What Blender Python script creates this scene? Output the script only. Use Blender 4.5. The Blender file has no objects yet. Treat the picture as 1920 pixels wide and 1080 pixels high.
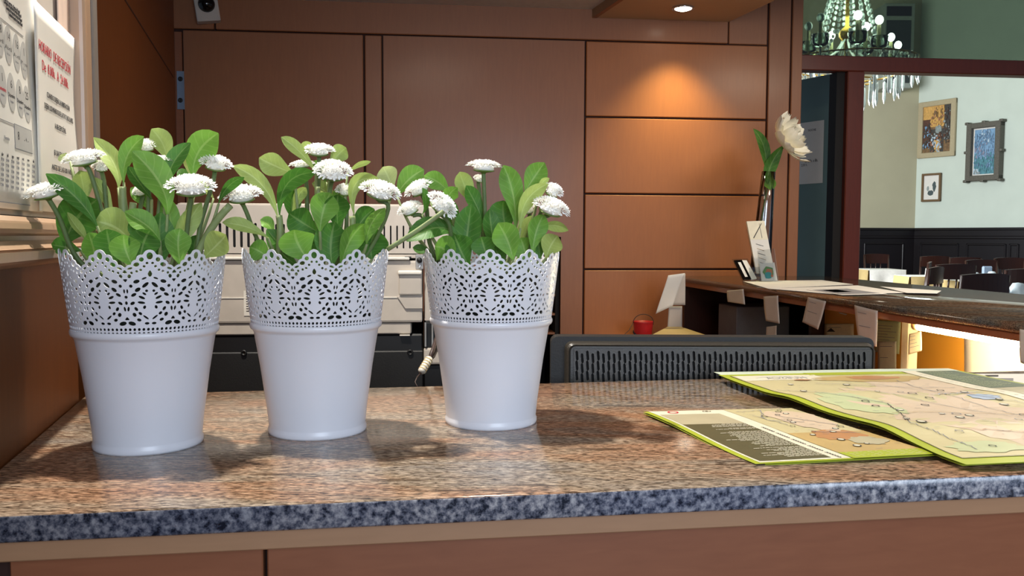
import bpy, bmesh, math, random
from mathutils import Vector, Matrix, geometry
random.seed(7)
R = math.radians
scene = bpy.context.scene
COL = scene.collection
# ------------------------------------------------------------------ camera
F_PX = 1600.0
PITCH = math.atan(97.0 / F_PX)
ROLL = 0.004
CAM = Vector((0, 0, 1.29))
_f = Vector((0, math.cos(PITCH), -math.sin(PITCH)))
_r0 = Vector((1, 0, 0)); _u0 = Vector((0, math.sin(PITCH), math.cos(PITCH)))
_r = _r0 * math.cos(ROLL) + _u0 * math.sin(ROLL)
_u = -_r0 * math.sin(ROLL) + _u0 * math.cos(ROLL)
cam_data = bpy.data.cameras.new('camera')
cam_data.sensor_fit = 'HORIZONTAL'; cam_data.sensor_width = 36.0
cam_data.lens = 36.0 * F_PX / 1920.0
cam_data.clip_start = 0.02; cam_data.clip_end = 100
cam = bpy.data.objects.new('camera', cam_data); COL.objects.link(cam)
m3 = Matrix((_r, _u, -_f)).transposed()
cam.matrix_world = Matrix.Translation(CAM) @ m3.to_4x4()
scene.camera = cam
# ------------------------------------------------------------------ colour, world, big lights
scene.view_settings.view_transform = 'Standard'
scene.view_settings.look = 'None'
scene.view_settings.gamma = 1.0
scene.view_settings.use_curve_mapping = False
scene.view_settings.exposure = 0.0
world = bpy.data.worlds.new('world'); scene.world = world; world.use_nodes = True
bg = world.node_tree.nodes['Background']
bg.inputs['Color'].default_value = (0.62, 0.76, 1.0, 1); bg.inputs['Strength'].default_value = 0.20

def light(name, kind, loc, power, color, size=0.1, size_y=None, target=None, angle=None, blend=0.5, spread=None):
    d = bpy.data.lights.new(name, kind); d.energy = power; d.color = color
    if kind == 'AREA':
        d.size = size
        if size_y: d.shape = 'RECTANGLE'; d.size_y = size_y
        if spread: d.spread = spread
    else:
        d.shadow_soft_size = size
    if kind == 'SPOT':
        d.spot_size = angle; d.spot_blend = blend
    o = bpy.data.objects.new(name, d); COL.objects.link(o); o.location = loc
    if target is not None:
        o.rotation_euler = (Vector(target) - Vector(loc)).to_track_quat('-Z', 'Y').to_euler()
    return o
# daylight through the street windows behind the photographer
light('window_light', 'AREA', (0.9, -2.6, 1.9), 108, (0.72, 0.84, 1.0), 2.2, 1.5, target=(0.1, 1.0, 1.15))
# recessed lamp over the counter
light('counter_lamp', 'SPOT', (-0.38, 1.00, 2.24), 100, (1.0, 0.94, 0.84), 0.022, target=(-0.05, 0.80, 1.1), angle=R(118), blend=0.7)
light('room_fill', 'AREA', (1.75, 2.3, 2.26), 24, (1.0, 0.86, 0.68), 0.5, target=(1.55, 2.35, 0.0))  # unseen fill light added right of the desk, leaving the clerk side dim
light('clerk_fill', 'AREA', (-0.2, 2.3, 2.22), 5, (1.0, 0.84, 0.66), 0.5, target=(0.0, 2.6, 0.0))  # unseen fill light added for the door and wall behind the counter
# the spot in the soffit over the wall panels
light('soffit_spot', 'SPOT', (0.72, 3.60, 2.215), 34, (1.0, 0.88, 0.44), 0.03, target=(0.69, 3.70, 1.2), angle=R(92), blend=1.0)
# dining room daylight
light('dining_window_light', 'AREA', (0.6, 8.6, 2.7), 560, (0.93, 0.97, 1.0), 3.5, 2.4, target=(8.0, 11.0, 1.3))

# ------------------------------------------------------------------ pixel -> place
def ray(px, py):
    return (_f * F_PX + _r * (px - 960.0) + _u * (540.0 - py)).normalized()
def onPlane(px, py, p0, n):
    d = ray(px, py); t = (Vector(p0) - CAM).dot(n) / d.dot(n)
    return CAM + d * t
def onZ(px, py, z): return onPlane(px, py, (0, 0, z), Vector((0, 0, 1)))
def onY(px, py, y): return onPlane(px, py, (0, y, 0), Vector((0, 1, 0)))

class Frame:
    """a: along e1, b: out along n, c: up"""
    def __init__(s, o, e1, n, up=(0, 0, 1)):
        s.o = Vector(o); s.e1 = Vector(e1).normalized(); s.n = Vector(n).normalized(); s.up = Vector(up).normalized()
    def __call__(s, a, b, c): return s.o + s.e1 * a + s.n * b + s.up * c
    def px(s, x, y, b=0.0):
        p = onPlane(x, y, s.o + s.n * b, s.n) - s.o
        return p.dot(s.e1), p.dot(s.up)
WORLD = Frame((0, 0, 0), (1, 0, 0), (0, 1, 0))

# ------------------------------------------------------------------ mesh builder
class MB:
    def __init__(s): s.v = []; s.f = []; s.m = []; s.sm = []; s.mats = []
    def mi(s, mat):
        if mat not in s.mats: s.mats.append(mat)
        return s.mats.index(mat)
    def add(s, verts, faces, mat, smooth=False):
        b = len(s.v); s.v += [Vector(p) for p in verts]; k = s.mi(mat)
        for f in faces:
            s.f.append([b + i for i in f]); s.m.append(k); s.sm.append(smooth)
        return s
    def box(s, fr, a0, a1, b0, b1, c0, c1, mat, bev=0.0, seg=1):
        if a1 < a0: a0, a1 = a1, a0
        if b1 < b0: b0, b1 = b1, b0
        if c1 < c0: c0, c1 = c1, c0
        bm = bmesh.new(); bmesh.ops.create_cube(bm, size=1)
        for v in bm.verts:
            v.co = Vector(((a0 + a1) / 2 + v.co.x * (a1 - a0), (b0 + b1) / 2 + v.co.y * (b1 - b0), (c0 + c1) / 2 + v.co.z * (c1 - c0)))
        if bev > 0:
            bmesh.ops.bevel(bm, geom=bm.edges[:], offset=min(bev, .45 * min(a1 - a0, b1 - b0, c1 - c0)), segments=seg, affect='EDGES', profile=0.6)
        bm.verts.ensure_lookup_table()
        flip = fr.e1.cross(fr.n).dot(fr.up) < 0
        vs = [fr(v.co.x, v.co.y, v.co.z) for v in bm.verts]
        fs = [[v.index for v in (reversed(f.verts) if flip else f.verts)] for f in bm.faces]
        bm.free(); return s.add(vs, fs, mat)
    def prism(s, fr, pts, b0, b1, mat, smooth=False):
        """pts: (a,c) polygon extruded from b0 to b1"""
        n = len(pts); vs = [fr(a, b0, c) for a, c in pts] + [fr(a, b1, c) for a, c in pts]
        fs = [list(range(n))[::-1], list(range(n, 2 * n))] + [[i, (i + 1) % n, n + (i + 1) % n, n + i] for i in range(n)]
        return s.add(vs, fs, mat, smooth)
    def slab(s, pts, z0, z1, mat, smooth=False):
        n = len(pts); vs = [Vector((p[0], p[1], z0)) for p in pts] + [Vector((p[0], p[1], z1)) for p in pts]
        fs = [list(range(n))[::-1], list(range(n, 2 * n))] + [[i, (i + 1) % n, n + (i + 1) % n, n + i] for i in range(n)]
        return s.add(vs, fs, mat, smooth)
    def lathe(s, c, prof, seg, mat, axis=Vector((0, 0, 1)), closed=False, smooth=True):
        c = Vector(c); ax = Vector(axis).normalized()
        t = ax.orthogonal().normalized(); w = ax.cross(t)
        vs = []
        for r, h in prof:
            for i in range(seg):
                a = 2 * math.pi * i / seg
                vs.append(c + ax * h + (t * math.cos(a) + w * math.sin(a)) * max(r, 1e-5))
        fs = []
        n = len(prof)
        for j in range(n - 1 + (1 if closed else 0)):
            k = (j + 1) % n
            for i in range(seg):
                i2 = (i + 1) % seg
                fs.append([j * seg + i, j * seg + i2, k * seg + i2, k * seg + i])
        return s.add(vs, fs, mat, smooth)
    def tube(s, pts, rad, seg, mat, caps=True, smooth=True):
        pts = [Vector(p) for p in pts]; n = len(pts)
        rad = [rad] * n if not isinstance(rad, (list, tuple)) else rad
        vs = []; prev = None
        for i, p in enumerate(pts):
            t = (pts[min(i + 1, n - 1)] - pts[max(i - 1, 0)]).normalized()
            if prev is None: u = t.orthogonal().normalized()
            else:
                u = (prev - t * prev.dot(t))
                u = u.normalized() if u.length > 1e-6 else t.orthogonal().normalized()
            prev = u; w = t.cross(u)
            for k in range(seg):
                a = 2 * math.pi * k / seg
                vs.append(p + (u * math.cos(a) + w * math.sin(a)) * rad[i])
        fs = [[j * seg + k, j * seg + (k + 1) % seg, (j + 1) * seg + (k + 1) % seg, (j + 1) * seg + k] for j in range(n - 1) for k in range(seg)]
        if caps: fs += [list(range(seg))[::-1], [(n - 1) * seg + k for k in range(seg)]]
        return s.add(vs, fs, mat, smooth)
    def grid(s, fn, nu, nv, mat, smooth=True, u0=0, u1=1, v0=0, v1=1):
        vs = [fn(u0 + (u1 - u0) * i / nu, v0 + (v1 - v0) * j / nv) for j in range(nv + 1) for i in range(nu + 1)]
        fs = [[j * (nu + 1) + i, j * (nu + 1) + i + 1, (j + 1) * (nu + 1) + i + 1, (j + 1) * (nu + 1) + i] for j in range(nv) for i in range(nu)]
        return s.add(vs, fs, mat, smooth)
    def sphere(s, c, r, mat, nu=12, nv=8, sc=(1, 1, 1)):
        c = Vector(c); prof = []
        vs = []; fs = []
        for j in range(nv + 1):
            t = math.pi * j / nv
            for i in range(nu):
                a = 2 * math.pi * i / nu
                vs.append(c + Vector((math.sin(t) * math.cos(a) * sc[0], math.sin(t) * math.sin(a) * sc[1], -math.cos(t) * sc[2])) * r)
        for j in range(nv):
            for i in range(nu):
                fs.append([j * nu + i, j * nu + (i + 1) % nu, (j + 1) * nu + (i + 1) % nu, (j + 1) * nu + i])
        return s.add(vs, fs, mat, True)
    def build(s, name, parent=None, at=None, solid=0.0, weld=True):
        if at is None:
            if parent is not None: at = world_loc(parent)
            else:
                xs = [p.x for p in s.v]; ys = [p.y for p in s.v]; zs = [p.z for p in s.v]
                at = Vector(((min(xs) + max(xs)) / 2, (min(ys) + max(ys)) / 2, min(zs)))
        at = Vector(at)
        me = bpy.data.meshes.new(name)
        me.from_pydata([p - at for p in s.v], [], s.f)
        for m in s.mats: me.materials.append(m)
        me.polygons.foreach_set('material_index', s.m)
        me.polygons.foreach_set('use_smooth', s.sm)
        if weld:
            bm = bmesh.new(); bm.from_mesh(me)
            bmesh.ops.remove_doubles(bm, verts=bm.verts, dist=1e-6)
            bm.to_mesh(me); bm.free()
        me.update()
        o = bpy.data.objects.new(name, me); COL.objects.link(o)
        if parent is not None:
            o.parent = parent; o.location = at - world_loc(parent)
        else: o.location = at
        if solid:
            md = o.modifiers.new('solid', 'SOLIDIFY'); md.thickness = solid; md.offset = 0
        return o
def world_loc(o):
    p = Vector(o.location)
    while o.parent is not None:
        o = o.parent; p = p + Vector(o.location)
    return p
def tag(o, label=None, cat=None, group=None, kind=None):
    if label: o['label'] = label
    if cat: o['category'] = cat
    if group: o['group'] = group
    if kind: o['kind'] = kind
    return o
def thing(name, loc, label, cat, group=None):
    o = bpy.data.objects.new(name, None); COL.objects.link(o); o.location = loc
    o.empty_display_size = 0.03
    return tag(o, label, cat, group)
def structure(o): return tag(o, kind='structure')
def dup(root, loc=None, rz=0.0, label=None, scale=None):
    c = root.copy(); COL.objects.link(c)
    if loc is not None: c.location = loc
    c.rotation_euler.z = rz
    if scale: c.scale = (scale,) * 3 if not isinstance(scale, tuple) else scale
    if label: c['label'] = label
    for ch in list(root.children):
        d = ch.copy(); COL.objects.link(d); d.parent = c
        for g in list(ch.children):
            e = g.copy(); COL.objects.link(e); e.parent = d
    return c

_txt_cache = {}
def text_geo(body, bold=False):
    """flat letters, height 1 for capitals, centred on x, baseline at 0"""
    if body in _txt_cache: return _txt_cache[body]
    cu = bpy.data.curves.new('t', 'FONT'); cu.body = body; cu.size = 1.4; cu.align_x = 'CENTER'
    cu.resolution_u = 2
    o = bpy.data.objects.new('t', cu); COL.objects.link(o)
    dg = bpy.context.evaluated_depsgraph_get()
    me = o.evaluated_get(dg).to_mesh()
    vs = [(v.co.x, v.co.y) for v in me.vertices]; fs = [list(p.vertices) for p in me.polygons]
    o.evaluated_get(dg).to_mesh_clear()
    bpy.data.objects.remove(o); bpy.data.curves.remove(cu)
    _txt_cache[body] = (vs, fs)
    return vs, fs
def put_text(mb, fn, body, size, mat, sx=1.0, width=None):
    vs, fs = text_geo(body)
    if not vs: return
    if width:
        w = max(x for x, y in vs) - min(x for x, y in vs)
        sx = width / (w * size)
    mb.add([fn(x * size * sx, y * size) for x, y in vs], fs, mat)
# ------------------------------------------------------------------ materials
def srgb(r, g, b):
    def f(c):
        c /= 255.0
        return c / 12.92 if c <= 0.04045 else ((c + 0.055) / 1.055) ** 2.4
    return (f(r), f(g), f(b), 1.0)
def mat(name, col, rough=0.5, metal=0.0, spec=0.5, emit=None, estr=0.0, coat=0.0, noise=None, trans=0.0, bump=None, sub=0.0):
    """noise = (scale, amount, stretch): soft variation of the colour"""
    m = bpy.data.materials.new(name); m.use_nodes = True
    nt = m.node_tree; b = nt.nodes['Principled BSDF']
    c = srgb(*col)
    b.inputs['Base Color'].default_value = c
    b.inputs['Roughness'].default_value = rough
    b.inputs['Metallic'].default_value = metal
    b.inputs['Specular IOR Level'].default_value = spec
    b.inputs['Coat Weight'].default_value = coat
    b.inputs['Coat Roughness'].default_value = 0.08
    b.inputs['Transmission Weight'].default_value = trans
    if emit:
        b.inputs['Emission Color'].default_value = srgb(*emit); b.inputs['Emission Strength'].default_value = estr
    sc, am, st = noise if noise else (40.0, 0.05, (1, 1, 1))
    tc = nt.nodes.new('ShaderNodeTexCoord'); mp = nt.nodes.new('ShaderNodeMapping'); mp.inputs['Scale'].default_value = st
    nz = nt.nodes.new('ShaderNodeTexNoise'); nz.inputs['Scale'].default_value = sc; nz.inputs['Detail'].default_value = 3
    nt.links.new(tc.outputs['Object'], mp.inputs[0]); nt.links.new(mp.outputs[0], nz.inputs[0])
    mr = nt.nodes.new('ShaderNodeMapRange'); mr.inputs[1].default_value = .3; mr.inputs[2].default_value = .7
    mr.inputs[3].default_value = 1 - am; mr.inputs[4].default_value = 1 + am
    nt.links.new(nz.outputs['Fac'], mr.inputs[0])
    mx = nt.nodes.new('ShaderNodeMix'); mx.data_type = 'RGBA'; mx.blend_type = 'MULTIPLY'; mx.inputs[0].default_value = 1
    mx.inputs[6].default_value = c; nt.links.new(mr.outputs[0], mx.inputs[7])
    nt.links.new(mx.outputs[2], b.inputs['Base Color'])
    if bump:
        bp = nt.nodes.new('ShaderNodeBump'); bp.inputs['Strength'].default_value = bump; bp.inputs['Distance'].default_value = .002
        nt.links.new(nz.outputs['Fac'], bp.inputs['Height']); nt.links.new(bp.outputs[0], b.inputs['Normal'])
    return m
def wood(name, c1, c2, rough=0.38, scale=(14, 14, 1.1), spec=0.5, coat=0.15):
    m = bpy.data.materials.new(name); m.use_nodes = True
    nt = m.node_tree; b = nt.nodes['Principled BSDF']
    tc = nt.nodes.new('ShaderNodeTexCoord'); mp = nt.nodes.new('ShaderNodeMapping'); mp.inputs['Scale'].default_value = scale
    nz = nt.nodes.new('ShaderNodeTexNoise'); nz.inputs['Scale'].default_value = 9.0; nz.inputs['Detail'].default_value = 6; nz.inputs['Distortion'].default_value = .8
    nt.links.new(tc.outputs['Object'], mp.inputs[0]); nt.links.new(mp.outputs[0], nz.inputs[0])
    n2 = nt.nodes.new('ShaderNodeTexNoise'); n2.inputs['Scale'].default_value = 1.3; n2.inputs['Detail'].default_value = 2
    nt.links.new(tc.outputs['Object'], n2.inputs[0])
    ad = nt.nodes.new('ShaderNodeMath'); ad.operation = 'ADD'; nt.links.new(nz.outputs['Fac'], ad.inputs[0]); nt.links.new(n2.outputs['Fac'], ad.inputs[1])
    mr = nt.nodes.new('ShaderNodeMapRange'); mr.inputs[1].default_value = .45; mr.inputs[2].default_value = 1.55
    nt.links.new(ad.outputs[0], mr.inputs[0])
    mx = nt.nodes.new('ShaderNodeMix'); mx.data_type = 'RGBA'; mx.inputs[6].default_value = srgb(*c1); mx.inputs[7].default_value = srgb(*c2)
    nt.links.new(mr.outputs[0], mx.inputs[0]); nt.links.new(mx.outputs[2], b.inputs['Base Color'])
    b.inputs['Roughness'].default_value = rough; b.inputs['Specular IOR Level'].default_value = spec
    b.inputs['Coat Weight'].default_value = coat; b.inputs['Coat Roughness'].default_value = .2
    return m
def granite(name, top=True):
    m = bpy.data.materials.new(name); m.use_nodes = True
    nt = m.node_tree; b = nt.nodes['Principled BSDF']; L = nt.links.new
    tc = nt.nodes.new('ShaderNodeTexCoord')
    def noise(scale, st, det=5, dist=0.0, rz=0.0):
        mp = nt.nodes.new('ShaderNodeMapping'); mp.inputs['Scale'].default_value = st; mp.inputs['Rotation'].default_value = (0, 0, rz)
        nz = nt.nodes.new('ShaderNodeTexNoise'); nz.inputs['Scale'].default_value = scale; nz.inputs['Detail'].default_value = det
        nz.inputs['Roughness'].default_value = .62; nz.inputs['Distortion'].default_value = dist
        L(tc.outputs['Object'], mp.inputs[0]); L(mp.outputs[0], nz.inputs[0]); return nz.outputs['Fac']
    def ramp(fac, stops):
        r = nt.nodes.new('ShaderNodeValToRGB'); e = r.color_ramp.elements
        while len(e) < len(stops): e.new(0.5)
        for el, (p, c) in zip(e, stops): el.position = p; el.color = c if len(c) == 4 else (*c, 1)
        L(fac, r.inputs[0]); return r.outputs['Color']
    def mix(a, c, f, mode='MIX'):
        x = nt.nodes.new('ShaderNodeMix'); x.data_type = 'RGBA'; x.blend_type = mode
        for k, v in ((0, f), (6, a), (7, c)):
            if hasattr(v, 'is_linked') or hasattr(v, 'links'): L(v, x.inputs[k])
            else: x.inputs[k].default_value = v
        return x.outputs[2]
    zst = (1, 5.2, 5.2) if top else (1, 1, 1)
    rz = R(6)
    grain = noise(125 if top else 190, (1, 3.6, 3.6) if top else (1, 1, 1), 6, .5 if top else .0, rz)
    streak = noise(26, (0.5, 6.0, 6.0) if top else (.8, 1, 1.6), 5, .8, rz)
    patch = noise(3.4, (0.9, 3.4, 2.0), 4, .6, rz)
    if top:
        base = ramp(patch, [(.30, srgb(150, 146, 140)), (.44, srgb(176, 158, 136)), (.54, srgb(178, 144, 116)), (.62, srgb(182, 140, 110)), (.72, srgb(160, 150, 134))])
        g = ramp(grain, [(.36, srgb(58, 50, 44)), (.45, srgb(146, 136, 128)), (.55, srgb(206, 200, 194)), (.66, srgb(250, 244, 236))])
        c = mix(base, g, .95, 'MULTIPLY')
        c = mix(c, (1.22, 1.28, 1.38, 1), 1.0, 'MULTIPLY')
        dark = ramp(streak, [(.36, (.34, .31, .29)), (.45, (1, 1, 1))])
        c = mix(c, dark, .9, 'MULTIPLY')
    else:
        c = ramp(grain, [(.36, srgb(40, 46, 58)), (.46, srgb(98, 102, 116)), (.54, srgb(142, 142, 150)), (.66, srgb(190, 188, 190))])  # cool daylight on the slab edge worked into these bluish tones
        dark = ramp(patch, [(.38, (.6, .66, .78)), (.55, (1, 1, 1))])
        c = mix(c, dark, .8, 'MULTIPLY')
    L(c, b.inputs['Base Color'])
    b.inputs['Roughness'].default_value = .09 if top else .16
    b.inputs['Specular IOR Level'].default_value = .6
    bp = nt.nodes.new('ShaderNodeBump'); bp.inputs['Strength'].default_value = .05; bp.inputs['Distance'].default_value = .0006
    L(grain, bp.inputs['Height']); L(bp.outputs[0], b.inputs['Normal'])
    return m
def glass(name, tint=(235, 240, 238), gloss=0.08, rough=0.02):
    """clear sheet: see-through with a fresnel reflection"""
    m = bpy.data.materials.new(name); m.use_nodes = True; nt = m.node_tree; L = nt.links.new
    nt.nodes.remove(nt.nodes['Principled BSDF']); out = nt.nodes['Material Output']
    t = nt.nodes.new('ShaderNodeBsdfTransparent'); t.inputs[0].default_value = srgb(*tint)
    g = nt.nodes.new('ShaderNodeBsdfGlossy'); g.inputs['Roughness'].default_value = rough; g.inputs[0].default_value = (1, 1, 1, 1)
    fr = nt.nodes.new('ShaderNodeFresnel'); fr.inputs[0].default_value = 1.45
    mr = nt.nodes.new('ShaderNodeMath'); mr.operation = 'MAXIMUM'; mr.inputs[1].default_value = gloss; L(fr.outputs[0], mr.inputs[0])
    mx = nt.nodes.new('ShaderNodeMixShader'); L(mr.outputs[0], mx.inputs[0]); L(t.outputs[0], mx.inputs[1]); L(g.outputs[0], mx.inputs[2])
    L(mx.outputs[0], out.inputs[0]); return m
def leaf_mat(name, top, under):
    m = bpy.data.materials.new(name); m.use_nodes = True; nt = m.node_tree; L = nt.links.new
    b = nt.nodes['Principled BSDF']; out = nt.nodes['Material Output']
    geo = nt.nodes.new('ShaderNodeNewGeometry')
    tc = nt.nodes.new('ShaderNodeTexCoord'); nz = nt.nodes.new('ShaderNodeTexNoise'); nz.inputs['Scale'].default_value = 55; nz.inputs['Detail'].default_value = 4
    L(tc.outputs['Object'], nz.inputs[0])
    mx = nt.nodes.new('ShaderNodeMix'); mx.data_type = 'RGBA'; mx.inputs[6].default_value = srgb(*top); mx.inputs[7].default_value = srgb(*under)
    L(geo.outputs['Backfacing'], mx.inputs[0])
    mr = nt.nodes.new('ShaderNodeMapRange'); mr.inputs[1].default_value = .3; mr.inputs[2].default_value = .7; mr.inputs[3].default_value = .82; mr.inputs[4].default_value = 1.12
    L(nz.outputs['Fac'], mr.inputs[0])
    m2 = nt.nodes.new('ShaderNodeMix'); m2.data_type = 'RGBA'; m2.blend_type = 'MULTIPLY'; m2.inputs[0].default_value = 1
    uv = nt.nodes.new('ShaderNodeUVMap'); sp = nt.nodes.new('ShaderNodeSeparateXYZ'); L(uv.outputs[0], sp.inputs[0])
    def mth(op, x, y=None):
        n = nt.nodes.new('ShaderNodeMath'); n.operation = op
        for k, v in ((0, x), (1, y)):
            if v is None: continue
            if isinstance(v, (int, float)): n.inputs[k].default_value = v
            else: L(v, n.inputs[k])
        return n.outputs[0]
    ax_ = mth('ABSOLUTE', sp.outputs[0])
    rib = mth('LESS_THAN', ax_, .07)
    vein = mth('SINE', mth('MULTIPLY', mth('SUBTRACT', sp.outputs[1], mth('MULTIPLY', ax_, .18)), 50.0))
    veinm = mth('MULTIPLY', mth('POWER', mth('MAXIMUM', vein, 0.0), 8.0), .13)
    tot = mth('MAXIMUM', mth('MULTIPLY', rib, .32), veinm)
    m3_ = nt.nodes.new('ShaderNodeMix'); m3_.data_type = 'RGBA'; L(tot, m3_.inputs[0]); m3_.inputs[7].default_value = srgb(*[min(255, c + 46) for c in under])
    L(mx.outputs[2], m2.inputs[6]); L(mr.outputs[0], m2.inputs[7]); L(m2.outputs[2], m3_.inputs[6]); L(m3_.outputs[2], b.inputs['Base Color'])
    bp = nt.nodes.new('ShaderNodeBump'); bp.inputs['Strength'].default_value = .5; bp.inputs['Distance'].default_value = .001
    L(mth('MULTIPLY', tot, -1.0), bp.inputs['Height']); L(bp.outputs[0], b.inputs['Normal'])
    b.inputs['Roughness'].default_value = .5; b.inputs['Specular IOR Level'].default_value = .3
    tr = nt.nodes.new('ShaderNodeBsdfTranslucent'); L(m2.outputs[2], tr.inputs[0])
    ms = nt.nodes.new('ShaderNodeMixShader'); ms.inputs[0].default_value = .22
    L(b.outputs[0], ms.inputs[1]); L(tr.outputs[0], ms.inputs[2]); L(ms.outputs[0], out.inputs[0])
    return m
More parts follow.
